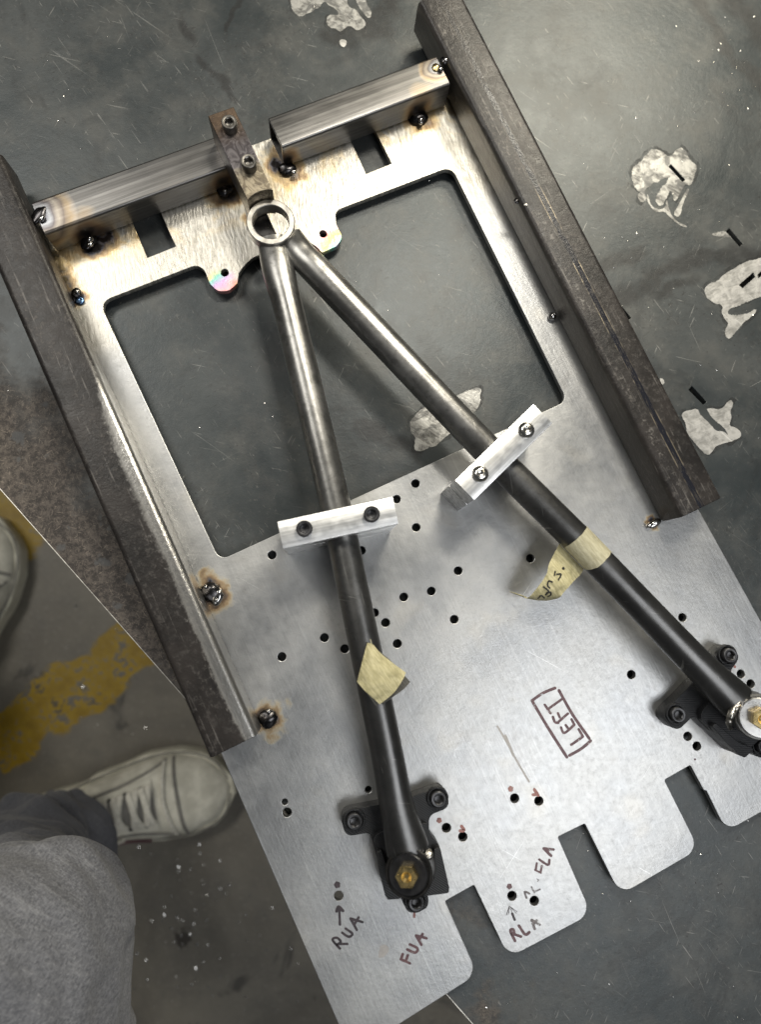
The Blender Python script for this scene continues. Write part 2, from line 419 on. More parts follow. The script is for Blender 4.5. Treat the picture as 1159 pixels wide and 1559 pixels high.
def make_table_mat():
    m = Mat('table_steel'); p = m.pos()
    big = m.noise(p, 7, 5, .62, .4); mid = m.noise(p, 28, 5, .65); fine = m.noise(p, 220, 3, .6); tiny = m.noise(p, 900, 2, .6)
    base = m.mix(m.step(big, .30, .70), (.027, .034, .037), (.064, .070, .071))
    base = m.mix(m.step(mid, .42, .74, 0, .55), base, (.095, .094, .087))
    base = m.mix(m.step(m.noise(p, 16, 4, .6, 1.2), .56, .66, 0, .45), base, (.030, .033, .034))
    msk = m.step(m.noise(p, 13, 4, .65, .6), .36, .66, .08, 1)
    base = m.mix(m.mul(m.step(fine, .46, .66, 0, .45), msk), base, (.038, .039, .039))
    base = m.mix(m.mul(m.step(m.noise(p, 300, 3, .7), .60, .72, 0, .40), msk), base, (.15, .147, .137))
    # dark soot strokes
    st = m.mul(m.step(m.noise(m.map(p, .7, (60, 160, 1)), 1, 4, .7, .8), .64, .72), m.step(mid, .48, .60))
    base = m.mix(m.mul(st, .8), base, (.022, .021, .020))
    spots = m.mul(m.step(m.voro(p, 170), .16, .07), m.step(m.noise(p, 26, 3, .6), .50, .58))
    base = m.mix(m.mul(spots, .75), base, (.03, .03, .03))
    fl1 = m.mul(m.step(m.noise(m.map(p, -.6, (130, 380, 1)), 1, 4, .75, .5), .60, .68), m.step(m.noise(p, 19, 4, .6), .46, .58))
    base = m.mix(m.mul(fl1, .75), base, (.020, .019, .018))
    fl2 = m.mul(m.step(m.noise(m.map(p, .9, (160, 420, 1)), 1, 4, .75, .5), .61, .70), m.step(m.noise(m.vadd(p, (3, 1, 0)), 15, 4, .6), .46, .60))
    base = m.mix(m.mul(fl2, .55), base, (.21, .205, .19))
    # scratches
    sc = None
    for a, al, cr, lo, sd in ((.6, 10, 620, .735, 1.3), (2.5, 14, 800, .755, 4.4), (1.2, 8, 520, .76, 9.1), (-.5, 20, 1100, .77, 6.2), (.95, 42, 620, .70, 14.2), (2.0, 46, 640, .71, 21.7), (.2, 30, 560, .72, 33.3)):
        q = m.scratch(p, a, al, cr, lo, lo + .03, sd); sc = q if sc is None else m.mx(sc, q)
    scm = m.mul(sc, m.step(big, .40, .62, .06, .50))
    base = m.mix(scm, base, (.30, .295, .28))
    # rust along the free edge
    A = W(0, 745, TABLE_Z); B = W(720, 1559, TABLE_Z); ed = (B - A).normalized(); nn = Vector((-ed.y, ed.x, 0))
    if nn.x < 0: nn = -nn
    de = m.add(m.dot(p, nn), -A.dot(nn)); al = m.add(m.dot(p, ed), -A.dot(ed))
    rn = m.noise(p, 18, 4, .65)
    rf = m.step(m.add(de, m.mul(m.add(rn, -.5), .15)), .088, .036)
    rf = m.mul(rf, m.mx(m.step(al, .27, .16), m.mul(m.step(al, .40, .44), m.mul(m.step(rn, .45, .62), .8))))
    rc = m.mix(m.step(m.noise(p, 240, 4, .8), .40, .62), (.036, .030, .026), (.108, .090, .075))
    fib = None
    for a_, sd in ((.3, 2.), (1.0, 7.), (1.7, 12.), (2.5, 17.)):
        f_ = m.step(m.noise(m.map(p, a_, (150, 900, 1), (sd, sd, 0)), 1, 2, .6), .64, .70); fib = f_ if fib is None else m.mx(fib, f_)
    rc = m.mix(m.mul(fib, .45), rc, (.30, .25, .20))
    rk = m.step(m.noise(p, 60, 3, .6), .60, .68)
    rc = m.mix(m.mul(rk, .75), rc, (.075, .077, .078))
    base = m.mix(rf, base, rc)
    # old weld smoke near the slots
    s1 = None; wp = m.vadd(p, m.vscale(m.vadd(m.noisec(p, 40, 4), (-.5, -.5, -.5)), .030))
    for x0, y0, x1, y1, w_ in ((905, 470, 990, 430, .013), (990, 415, 1085, 392, .011), (1085, 392, 1180, 384, .010), (925, 400, 975, 385, .010), (990, 455, 1060, 425, .007),
                               (1062, -10, 1105, 70, .008), (1105, 70, 1175, 150, .009), (1105, -10, 1175, 75, .012), (545, 40, 600, 10, .012), (500, 55, 590, 45, .012), (560, 655, 640, 690, .010), (370, 5, 350, 40, .004), (270, 30, 360, 150, .006)):
        d = m.mul(m.segd(wp, W(x0, y0, TABLE_Z), W(x1, y1, TABLE_Z)), 1 / w_)
        s1 = d if s1 is None else m.mn(s1, d)
    base = m.mix(m.mul(m.step(s1, 1.15, .30, 0, .80), m.step(m.noise(p, 120, 4, .7), .25, .6, .55, 1)), base, (.022, .022, .022))
    rough = m.lin(big, .3, .7, .35, .47); rough = m.add(rough, m.mul(m.add(mid, -.5), .22))
    rough = m.mixf(rf, rough, .72); rough = m.add(rough, m.mul(scm, -.05))
    h = m.add(m.mul(fine, .6), m.add(m.mul(tiny, .35), m.mul(scm, -.6)))
    h = m.add(h, m.mul(m.mul(rf, m.noise(p, 420, 3, .7)), 1.6))
    bn = m.bump(h, .22, .0008); bn = m.bump(big, .06, .01, bn)
    m.set(Base_Color=base, Specular_IOR_Level=.5, Metallic=m.mixf(rf, .30, .0), Roughness=rough, Normal=bn)
    return m.m
M_TABLE = make_table_mat()

def make_patch_mat():
    m = Mat('ground_weld_metal'); p = m.pos()
    a = m.noise(p, 90, 4, .65, .5); lines = m.noise(m.map(p, .55, (120, 520, 1)), 1, 3, .6)
    base = m.mix(m.step(a, .40, .60), (.085, .083, .078), (.36, .355, .335))
    base = m.mix(m.step(lines, .35, .7, 0, .45), base, (.45, .445, .425))
    base = m.mix(m.step(m.noise(p, 55, 3, .6, 1.0), .56, .62, 0, .75), base, (.10, .10, .098))
    bn = m.bump(m.add(lines, m.mul(a, 2)), .35, .0006)
    m.set(Base_Color=base, Metallic=.45, Roughness=m.lin(a, .3, .7, .52, .38), Normal=bn)
    return m.m
def make_patch_mat2():
    m = Mat('ground_weld_metal_clean'); p = m.pos()
    a = m.noise(p, 110, 4, .65, .5); lines = m.noise(m.map(p, -.4, (120, 520, 1)), 1, 3, .6)
    base = m.mix(m.step(a, .36, .64), (.25, .245, .232), (.46, .45, .43))
    base = m.mix(m.step(lines, .40, .75, 0, .4), base, (.58, .57, .55))
    sc = m.scratch(p, .75, 12, 520, .70, .74, 2.2)
    base = m.mix(m.mul(sc, .6), base, (.66, .65, .63))
    bn = m.bump(m.add(lines, m.mul(a, 2)), .3, .0006)
    m.set(Base_Color=base, Metallic=.45, Roughness=.5, Normal=bn)
    return m.m
M_PATCH = make_patch_mat(); M_PATCH2 = make_patch_mat2()

def make_rail_mat(name, L, inner_sign, seam):
    """mill scale tube; local x along, y across (inner side = inner_sign), z up"""
    m = Mat(name); p = m.ob(); x, y, z = m.sep(p)[:3]
    yi = m.mul(y, inner_sign)
    big = m.noise(p, 30, 4, .6); sp = m.noise(p, 300, 4, .75); sp2 = m.noise(p, 150, 4, .7)
    base = m.mix(m.step(big, .3, .7), (.015, .0135, .013), (.031, .027, .025))
    pat = m.mul(m.mul(m.step(sp, .50, .64), m.step(sp2, .44, .60)), m.step(m.noise(m.map(p, 0, (14, 60, 60)), 1, 3, .6), .36, .62, .12, 1))
    base = m.mix(m.mul(pat, .55), base, (.115, .105, .097))
    streak = m.mul(m.step(m.noise(m.map(p, 0, (22, 420, 300)), 1, 3, .6), .60, .70), m.step(sp2, .36, .56))
    base = m.mix(m.mul(streak, .45), base, (.22, .205, .19))
    metal = m.add(m.mul(pat, .3), .05)
    wob = m.mul(m.add(m.noise(m.map(p, 0, (16, 90, 90)), 1, 3, .6), -.5), .008)
    if not seam:
        # inner corner ground bright over the lower half
        near = m.add(yi, wob)
        k = m.step(x, L * .30, L * .58, .0175, .0100)
        g = m.step(m.math('SUBTRACT', near, k), -.0048, .0016)
        fade = m.step(m.add(x, m.mul(wob, 9)), L * .28, L * .50)
        g = m.mul(g, fade); speck = m.step(m.add(sp, m.mul(m.math('SUBTRACT', near, k), 26)), .46, .62)
        g = m.mx(m.mul(g, m.step(m.add(sp, m.mul(g, .5)), .45, .75)), m.mul(m.mul(speck, fade), .45))
    else:
        # inner wall sanded, tube seam on top
        g = m.mul(m.step(m.add(yi, m.mul(wob, .15)), .0150, .0168), m.step(z, .031, .0275))
        g = m.mul(g, m.step(x, L * .97, L * .30, .30, .92))
    bare = m.mix(m.noise(m.map(p, 0, (30, 600, 600)), 1, 3, .6), (.26, .25, .238), (.50, .49, .465)) if not seam else m.mix(m.noise(m.map(p, 0, (25, 400, 400)), 1, 3, .6), (.08, .075, .07), (.24, .225, .20))
    base = m.mix(g, base, bare); metal = m.mx(metal, m.mul(g, .95))
    rough = m.mixf(g, m.lin(sp2, .3, .7, .30, .46), .30)
    if seam:
        yy = m.add(y, m.add(-.0005 * inner_sign, m.mul(wob, .05)))
        top = m.step(z, .030, .0315)
        d = m.math('ABSOLUTE', yy)
        band = m.mul(m.step(d, .0024, .0019), top)
        brk = m.step(m.noise(m.map(p, 0, (90, 420, 20)), 1, 4, .8), .40, .50)
        bb = m.mul(band, m.mul(brk, m.step(x, L * .03, L * .2, .25, .95)))
        base = m.mix(bb, base, (.014, .015, .021))
        rough = m.mixf(bb, rough, .22)
        edge = m.mul(m.mul(m.step(d, .0017, .0022), m.step(d, .0030, .0025)), m.mul(top, m.mul(m.step(m.noise(m.map(p, 0, (45, 3, 3)), 1, 3), .44, .60), m.step(x, L * .25, L * .5, .15, 1))))
        base = m.mix(m.mul(edge, .5), base, (.34, .29, .21)); metal = m.mx(metal, m.mul(edge, .6))
        # row of rubbed scale beside the seam
        rub = m.mul(m.mul(m.step(yi, .0055, .0085), m.step(yi, .0150, .0110)), m.mul(m.step(sp, .50, .68), m.step(big, .40, .62)))
        base = m.mix(m.mul(rub, .5), base, (.24, .225, .205))
    bn = m.bump(m.add(m.mul(sp, 1.0), m.mul(sp2, .8)), .28, .0007)
    m.set(Specular_IOR_Level=.32, Base_Color=base, Metallic=metal, Roughness=rough, Normal=bn)
    return m.m

def make_bar_mat(name, L, hot):
    """cold rolled bar; heat marks at local x positions"""
    m = Mat(name); p = m.ob(); x, y, z = m.sep(p)[:3]
    br = m.noise(m.map(p, 0, (8, 420, 420)), 1, 4, .65); big = m.noise(m.map(p, 0, (18, 60, 60)), 1, 4, .6)
    base = m.mix(m.step(br, .3, .7), (.12, .116, .112), (.235, .229, .220))
    base = m.mix(m.step(big, .40, .66, 0, .6), base, (.17, .162, .155))
    line = m.mul(m.math('ABSOLUTE', m.add(m.math('ABSOLUTE', y), -.0096)), 1)
    base = m.mix(m.step(line, .0008, .0003, 0, .45), base, (.12, .12, .12))
    pw = m.vadd(p, m.vscale(m.vadd(m.noisec(p, 50), (-.5, -.5, -.5)), .010))
    t = None
    t2 = None
    for i, (q, r) in enumerate(hot):
        d = m.math('DIVIDE', m.dist(pw, q), r)
        if i == 0: t = d
        else: t2 = d if t2 is None else m.mn(t2, d)
    c2, a2 = m.ramp(m.add(t2, m.mul(m.add(big, -.5), .7)), [(0, (.02, .018, .017, .95)), (.3, (.05, .042, .036, .85)), (.6, (.20, .125, .06, .6)), (1, (.5, .38, .22, 0))])
    base = m.mix(a2, base, c2)
    col, al = m.ramp(t, [(0, (.03, .03, .035, 1)), (.18, (.06, .06, .075, .9)), (.30, (.24, .25, .27, .6)), (.42, (.10, .088, .09, .85)), (.55, (.30, .26, .21, .6)), (.68, (.12, .092, .075, .7)), (.82, (.36, .26, .14, .5)), (1, (.6, .5, .4, 0))])
    base = m.mix(al, base, col)
    bn = m.bump(br, .10, .0005)
    m.set(Base_Color=base, Metallic=.95, Roughness=m.lin(big, .3, .7, .30, .44), Normal=bn)
    return m.m

def metal(name, col, rough, metallic=1.0, brush=None, vary=.25, bump=.08, spots=None):
    m = Mat(name); p = m.ob()
    n1 = m.noise(p, 120, 4, .6); n2 = m.noise(p, 40, 3, .6)
    dark = tuple(c * (1 - vary) for c in col); lite = tuple(min(1, c * (1 + vary * .6)) for c in col)
    f = m.noise(m.map(p, 0, brush), 1, 3, .6) if brush else n1
    base = m.mix(m.step(f, .3, .7), dark, lite)
    base = m.mix(m.step(n2, .45, .75, 0, .35), base, tuple(c * .55 for c in col))
    if spots: base = m.mix(m.step(n1, .58, .70, 0, spots[1]), base, spots[0])
    bn = m.bump(m.add(f, n1), bump, .0005)
    m.set(Base_Color=base, Metallic=metallic, Roughness=m.lin(n1, .3, .7, rough - .06, rough + .07), Normal=bn)
    return m.m
M_ALU = metal('extruded_aluminium', (.80, .80, .79), .38, 1, (12, 330, 330), .30, .14)
M_ALU2 = metal('sawn_aluminium', (.72, .72, .715), .34, 1, (10, 260, 260), .36, .12)
M_BLACKSCREW = metal('black_oxide_screw', (.055, .055, .058), .36, .7, None, .3, .06)
M_GREYSCREW = metal('worn_steel_screw', (.17, .16, .145), .36, .9, None, .35, .08)
M_STAINLESS = metal('stainless_screw', (.62, .60, .56), .22, 1, None, .25, .05)
M_RING = metal('turned_steel_ring', (.50, .48, .44), .36, 1, None, .25, .08)
M_SLEEVE = metal('dark_steel_sleeve', (.055, .053, .052), .30, .8, None, .3, .05)
M_SLEEVE2 = metal('grey_steel_sleeve', (.22, .215, .205), .34, .9, None, .3, .06)
M_WASHER = metal('zinc_washer', (.80, .79, .77), .30, 1, None, .15, .06)
M_BLACKWASHER = metal('black_washer', (.018, .018, .020), .30, .3, None, .3, .05)
M_BRASS = metal('yellow_zinc_bolt', (.66, .51, .24), .28, 1, None, .25, .06)
M_WELD = metal('weld_bead', (.075, .072, .074), .26, 1, None, .5, .05)
M_WELDHOT = metal('bright_weld_bead', (.46, .45, .44), .16, 1, None, .35, .12)
M_FILLET = metal('raw_weld_fillet', (.44, .42, .38), .30, 1, None, .5, .35)
M_EDGE = metal('worn_table_edge', (.80, .77, .70), .42, .85, None, .35, .3)
M_RUBBER = metal('black_rubber', (.012, .012, .012), .55, 0, None, .2, .1)
M_CHIP = metal('bright_metal_chip', (.85, .83, .80), .25, 1, None, .2, .1)

def make_block_mat():
    m = Mat('heat_blued_block'); p = m.ob(); x = m.sep(p)[0]
    n1 = m.noise(p, 70, 4, .65, .4); n2 = m.noise(p, 260, 3, .6); arcs = m.noise(m.vadd(p, m.vscale(m.noisec(p, 25), .05)), 160, 2, .5, 1.5)
    rust = m.mix(m.step(n1, .35, .65), (.060, .042, .030), (.135, .095, .065))
    blue = m.mix(m.step(arcs, .35, .65), (.050, .044, .047), (.125, .115, .12))
    straw = m.mix(m.step(arcs, .4, .6), (.15, .125, .09), (.30, .26, .19))
    f = m.add(x, m.mul(m.add(n1, -.5), .03))
    base = m.mix(m.step(f, .008, .030), rust, blue)
    base = m.mix(m.step(f, .042, .055), base, straw)
    base = m.mix(m.step(n2, .55, .72, 0, .35), base, (.06, .05, .05))
    m.set(Base_Color=base, Metallic=.75, Roughness=.40, Normal=m.bump(m.add(n2, arcs), .25, .0006))
    return m.m
M_BLOCK = make_block_mat()

def make_tube_mat():
    m = Mat('dark_drawn_tube'); p = m.pos()
    v = m.dot(p, VD); va = W(436, 460).dot(VD); vb = W(560, 1010).dot(VD)
    br = m.noise(p, 240, 4, .65); big = m.noise(p, 26, 4, .6)
    base = m.mix(m.step(big, .3, .7), (.185, .182, .174), (.31, .305, .293))
    base = m.mix(m.step(br, .46, .72, 0, .5), base, (.10, .096, .09))
    base = m.mix(m.step(m.add(v, m.mul(m.add(big, -.5), .08)), va + .09, vb + .04, 0, .80), base, (.078, .078, .079))
    oil = m.step(m.noise(p, 60, 4, .65, .8), .54, .66, 0, .35); base = m.mix(oil, base, (.085, .083, .078))
    sc = m.mx(m.scratch(p, 1.3, 30, 420, .68, .73, 5.5), m.scratch(p, .2, 40, 420, .70, .75, 2.5))
    base = m.mix(m.mul(sc, .5), base, (.45, .44, .42))
    m.set(Base_Color=base, Metallic=.92, Roughness=m.lin(big, .3, .7, .28, .40), Normal=m.bump(br, .08, .0005))
    return m.m
M_TUBE = make_tube_mat()

def make_print_mat():
    m = Mat('printed_black_plastic'); p = m.ob()
    w = m.n('ShaderNodeTexWave', wave_type='BANDS', bands_direction='DIAGONAL'); m.put(w.inputs['Vector'], p)
    w.inputs['Scale'].default_value = 330; w.inputs['Distortion'].default_value = .6
    n1 = m.noise(p, 160, 3, .6)
    base = m.mix(n1, (.008, .0085, .0095), (.024, .025, .028))
    m.set(Specular_IOR_Level=.35, Base_Color=base, Roughness=m.lin(n1, .3, .7, .36, .52), Normal=m.bump(m.add(w.outputs['Fac'], m.mul(n1, .6)), .35, .0006))
    return m.m
M_PRINT = make_print_mat()

def make_tape_mat(name, a, b):
    m = Mat(name); p = m.pos()
    cre = m.noise(m.map(p, .9, (130, 700, 200)), 1, 4, .6); n1 = m.noise(p, 130, 4, .6); fi = m.noise(p, 900, 2, .6)
    base = m.mix(m.step(cre, .3, .7), a, b)
    base = m.mix(m.step(n1, .52, .75, 0, .5), base, tuple(c * .6 for c in a))
    m.set(Base_Color=base, Roughness=.62, Normal=m.bump(m.add(m.mul(cre, 1.5), fi), .35, .0006))
    return m.m
M_TAPE = make_tape_mat('masking_tape', (.35, .315, .165), (.54, .49, .29))
M_TAPE2 = make_tape_mat('greyed_masking_tape', (.36, .33, .215), (.50, .47, .33))
M_TAPEBACK = make_tape_mat('dirty_tape_back', (.055, .052, .042), (.10, .095, .08))

def make_ink_mat(name, a, b, fade):
    m = Mat(name); p = m.pos(); n1 = m.noise(p, 160, 3, .7); n2 = m.noise(p, 900, 2, .6)
    base = m.mix(m.step(n1, .35, .65), a, b)
    al = m.math('SUBTRACT', 1.0, m.step(m.add(m.mul(n1, .6), m.mul(n2, .4)), fade, fade + .08, 0, .8))
    m.set(Base_Color=base, Roughness=.45, Alpha=al)
    return m.m
M_INK = make_ink_mat('marker_ink_black', (.022, .018, .022), (.050, .036, .042), .60)
M_INKP = make_ink_mat('marker_ink_purple', (.075, .035, .042), (.12, .062, .066), .56)
M_INKF = make_ink_mat('marker_ink_faded', (.10, .085, .09), (.17, .15, .15), .50)
M_INKR = make_ink_mat('marker_ink_red', (.24, .10, .085), (.30, .15, .13), .58)
M_STAIN = make_ink_mat('grey_stain', (.33, .315, .30), (.38, .36, .345), .62)
M_PEN = make_ink_mat('pen_on_tape', (.012, .012, .014), (.02, .02, .02), .8)

def make_floor_mat():
    m = Mat('shop_concrete'); p = m.pos()
    a = m.noise(p, 6, 5, .6, .5); b = m.noise(p, 28, 5, .65); c = m.noise(p, 160, 3, .6)
    base = m.mix(m.step(a, .3, .7), (.150, .136, .110), (.235, .215, .175))
    base = m.mix(m.step(b, .4, .75, 0, .5), base, (.12, .112, .098))
    base = m.mix(m.step(c, .55, .75, 0, .4), base, (.31, .29, .25))
    st = m.step(m.noise(p, 11, 4, .6, 1), .60, .68, 0, .7); base = m.mix(st, base, (.045, .042, .038))
    spot = m.step(m.add(m.dist(p, W(278, 1428, FLOOR_Z)), m.mul(m.add(c, -.5), .03)), .013, .008, 0, .85)
    base = m.mix(spot, base, (.035, .028, .022))
    # worn yellow lines
    pw = m.vadd(p, m.vscale(m.vadd(m.noisec(p, 16, 4), (-.5, -.5, -.5)), .075))
    y = None
    for q0, q1, hw in (((-60, 1172), (330, 890), .036), ((-80, 850), (140, 715), .046)):
        A = W(*q0, FLOOR_Z); B = W(*q1, FLOOR_Z); d = (B - A).normalized(); n = Vector((-d.y, d.x, 0))
        f = m.step(m.math('ABSOLUTE', m.add(m.dot(pw, n), -A.dot(n))), hw + .003, hw - .003)
        y = f if y is None else m.mx(y, f)
    wear = m.step(m.add(m.mul(b, .6), m.mul(c, .4)), .60, .52)
    yc = m.mix(m.step(b, .3, .7), (.24, .148, .004), (.39, .255, .009))
    base = m.mix(m.mul(y, m.mul(wear, .95)), base, yc)
    m.set(Base_Color=base, Roughness=m.lin(a, .3, .7, .42, .6), Normal=m.bump(m.add(b, c), .2, .002))
    return m.m
M_FLOOR = make_floor_mat()

def make_denim():
    m = Mat('grey_denim'); p = m.ob()
    tw = m.noise(m.map(p, .8, (700, 260, 420)), 1, 3, .65); tw2 = m.noise(p, 520, 3, .7)
    fade = m.noise(p, 12, 4, .6); slub = m.noise(m.map(p, .62, (34, 300, 160)), 1, 4, .75)
    base = m.mix(m.step(tw, .3, .7), (.085, .087, .097), (.18, .182, .196))
    base = m.mix(m.step(slub, .48, .70, 0, .50), base, (.27, .272, .283))
    base = m.mix(m.step(fade, .45, .75, 0, .4), base, (.085, .088, .10))
    base = m.mix(m.step(tw2, .56, .70, 0, .38), base, (.33, .33, .34))
    wz = m.sep(m.pos())[2]; base = m.mix(m.step(m.add(wz, m.mul(fade, .06)), -.02, -.12, 0, .72), base, (.030, .032, .042))  # shade on the shin painted into the denim colour: darker below the knee
    m.set(Base_Color=base, Roughness=.85, Sheen_Weight=.15, Normal=m.bump(m.add(m.add(tw, tw2), m.mul(slub, 2.5)), .55, .0012))
    return m.m
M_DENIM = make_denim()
def cloth(name, a, b, rough=.75, sc=60):
    m = Mat(name); p = m.ob(); n1 = m.noise(p, sc, 4, .6); n2 = m.noise(p, 14, 3, .6); n3 = m.noise(p, 500, 2, .6)
    base = m.mix(m.step(n1, .35, .7), a, b); base = m.mix(m.step(n2, .5, .75, 0, .45), base, tuple(c * .6 for c in a))
    m.set(Base_Color=base, Roughness=rough, Normal=m.bump(m.add(n1, m.mul(n3, .4)), .3, .001)); return m.m
M_SHOE = cloth('cream_leather', (.60, .575, .475), (.78, .75, .635))
M_SHOE2 = cloth('grey_suede', (.20, .19, .17), (.30, .285, .255))
M_SOLE = cloth('cream_rubber', (.56, .535, .43), (.70, .67, .55))
M_LACE = cloth('off_white_lace', (.60, .575, .49), (.78, .75, .65), .8, 240)
M_DARK = cloth('dark_lining', (.03, .028, .026), (.05, .047, .043))
M_STRIPE = cloth('dark_red_print', (.10, .05, .055), (.14, .08, .08))

# ================================================================== setting
def sheet(pts, z):
    bm = bmesh.new(); bm.faces.new([bm.verts.new((x, y, z)) for x, y in pts]); return finish(bm, smooth=False)
fl = obj('floor', sheet([(-9, -9), (9, -9), (9, 9), (-9, 9)], FLOOR_Z), M_FLOOR); fl['kind'] = 'structure'

# ------------------------------------------------------------------ welding table
EA = W2(0, 745, TABLE_Z); EB = W2(720, 1559, TABLE_Z); ED = (EB - EA).normalized(); EN = Vector((-ED.y, ED.x))
if EN.x < 0: EN = -EN
t0 = EA - ED * 0.55; t1 = EB + ED * 0.30
t2 = t1 + EN * 1.25; t3 = t0 + EN * 1.25
def zp(pts, ox, oy, s): return [(ox + x / s, oy + y / s) for x, y in pts]
slots_px = [zp([(435, 368), (552, 495), (530, 515), (415, 390)], 940, 180, 5.29),
            zp([(905, 885), (1015, 1012), (990, 1035), (880, 910)], 940, 180, 5.29),
            zp([(915, 168), (930, 203), (835, 288), (808, 262)], 960, 380, 4.874),
            zp([(945, 185), (1020, 120), (1035, 145), (952, 215)], 960, 380, 4.874),
            zp([(460, 1010), (570, 1130), (545, 1152), (435, 1040)], 960, 380, 4.874),
            [(944, 462), (962, 484), (957, 488), (938, 466)]]
table = thing('welding_table', 'dark grey steel welding table top, scratched, with rusty free edge and small cut slots', 'table', (t0.x, t0.y, TABLE_Z))
tt = obj('table_top', slab([t0, t1, t2, t3], [[W2(x, y, TABLE_Z) for x, y in s] for s in slots_px], TABLE_Z - .008, TABLE_Z, .0003), M_TABLE, table)
edge_pts = [t0.lerp(t1, k / 120) for k in range(121)]
obj('worn_edge', sweep([(p.x + EN.x * .0001, p.y + EN.y * .0001, TABLE_Z - .0003) for p in edge_pts], [.00045 * (1 + .5 * mnoise.noise(Vector((k * .31, 0, 2)))) for k in range(121)], 6), M_EDGE, table)
inner = [t0 + EN * .1 + ED * .1, t1 + EN * .1 - ED * .1, t2 - EN * .1 - ED * .1, t3 - EN * .1 + ED * .1]
for q in inner:                                   # square legs under the top
    obj('leg', slab([q + Vector(a) * .025 for a in ((-1, -1), (1, -1), (1, 1), (-1, 1))], [], FLOOR_Z, TABLE_Z - .008, .001), M_RUBBER, table)

def ragged(loop, z, amp, step=3.0, seed=0, comb=0.0):
    out = []
    for _ in range(2):                            # corner cutting
        nl = []
        for i in range(len(loop)):
            a = Vector(loop[i]); b = Vector(loop[(i + 1) % len(loop)]); nl += [a.lerp(b, .25), a.lerp(b, .75)]
        loop = nl
    for i in range(len(loop)):
        a = Vector(loop[i]); b = Vector(loop[(i + 1) % len(loop)]); n = max(1, int((b - a).length / step))
        t = (b - a).normalized() if (b - a).length > 0 else Vector((1, 0)); nn = Vector((-t.y, t.x))
        for k in range(n):
            p = a.lerp(b, k / n)
            d = mnoise.noise(Vector((p.x * .10, p.y * .10, seed))) * amp + mnoise.noise(Vector((p.x * .35, p.y * .35, seed + 5))) * amp * .6
            if comb: d += comb * (1 if (k % 2) else -1) * max(0, mnoise.noise(Vector((p.x * .03, p.y * .03, seed + 9))) + .1)
            q = p + nn * d; out.append(W2(q.x, q.y, z))
    return out
PA = zp([(290, 235), (370, 265), (420, 330), (500, 225), (550, 260), (600, 350), (650, 380), (625, 470), (590, 550), (545, 520), (520, 600), (460, 690), (440, 560), (400, 640), (380, 700), (320, 700), (310, 620), (390, 530), (430, 470), (370, 480), (250, 560), (215, 590), (240, 650), (215, 685), (175, 660), (175, 610), (200, 590), (150, 570), (120, 480), (125, 400), (190, 350), (220, 310)], 940, 180, 5.29)
PA2 = zp([(250, 600), (270, 700), (330, 740), (390, 720), (400, 640), (420, 720), (440, 790), (510, 850), (565, 868), (560, 880), (490, 850), (420, 790), (385, 750), (330, 758), (270, 720), (235, 640)], 940, 180, 5.29)
PA3 = zp([(450, 770), (500, 700), (545, 600), (590, 550), (530, 700), (515, 770), (490, 805)], 940, 180, 5.29)
PA4 = zp([(755, 930), (870, 905), (890, 930), (930, 965), (880, 955), (770, 945)], 940, 180, 5.29)
PB = zp([(1150, 10), (970, 60), (860, 90), (790, 130), (700, 180), (640, 240), (600, 240), (550, 290), (560, 350), (620, 395), (690, 415), (680, 470), (700, 515), (735, 550), (700, 600), (705, 640), (735, 668), (780, 620), (800, 590), (850, 540), (930, 470), (945, 435), (850, 480), (760, 490), (725, 470), (740, 435), (850, 400), (970, 345), (1150, 300)], 960, 380, 4.874)
PB2 = zp([(630, 270), (590, 310), (600, 350), (680, 378), (640, 330)], 960, 380, 4.874)
PC = zp([(500, 1180), (530, 1240), (600, 1300), (630, 1345), (690, 1345), (725, 1378), (730, 1372), (700, 1320), (625, 1268), (570, 1190), (560, 1175), (680, 1190), (740, 1105), (775, 1140), (745, 1190), (752, 1250), (730, 1310), (790, 1320), (828, 1365), (800, 1410), (650, 1450), (610, 1500), (580, 1525), (540, 1500), (480, 1430), (420, 1360), (415, 1290), (380, 1240), (400, 1200), (450, 1190)], 960, 380, 4.874)
PD = zp([(60, -60), (80, 90), (150, 150), (230, 120), (345, 45), (370, 10), (420, 50), (490, 100), (500, 140), (400, 120), (385, 190), (420, 250), (470, 250), (510, 290), (560, 240), (600, 230), (660, 265), (700, 250), (740, 210), (720, 180), (690, 140), (640, 80), (560, 40), (590, -60)], 430, 0, 5.795)
PD2 = zp([(500, 345), (560, 350), (572, 380), (545, 420), (510, 400)], 430, 0, 5.795)
PD3 = zp([(620, -60), (660, 40), (720, 110), (740, 150), (770, 167), (783, 140), (780, 90), (740, 30), (720, -60)], 430, 0, 5.795)
PE = zp([(560, 310), (440, 420), (450, 510), (490, 560), (475, 650), (520, 675), (600, 640), (640, 635), (680, 590), (770, 530), (900, 420), (970, 350), (1020, 270), (1000, 230), (1025, 190), (1000, 155), (920, 180), (840, 215), (700, 260)], 540, 560, 5.268)
PF = zp([(215, 950), (250, 960), (256, 990), (236, 1008)], 960, 380, 4.874)
zt = TABLE_Z + .00015
def make_soot():
    m = Mat('weld_soot'); p = m.pos(); n1 = m.noise(p, 70, 4, .7, .5)
    m.set(Base_Color=(.018, .018, .018), Roughness=.6, Alpha=m.step(n1, .40, .66, .04, .48)); return m.m
M_SOOT = make_soot()
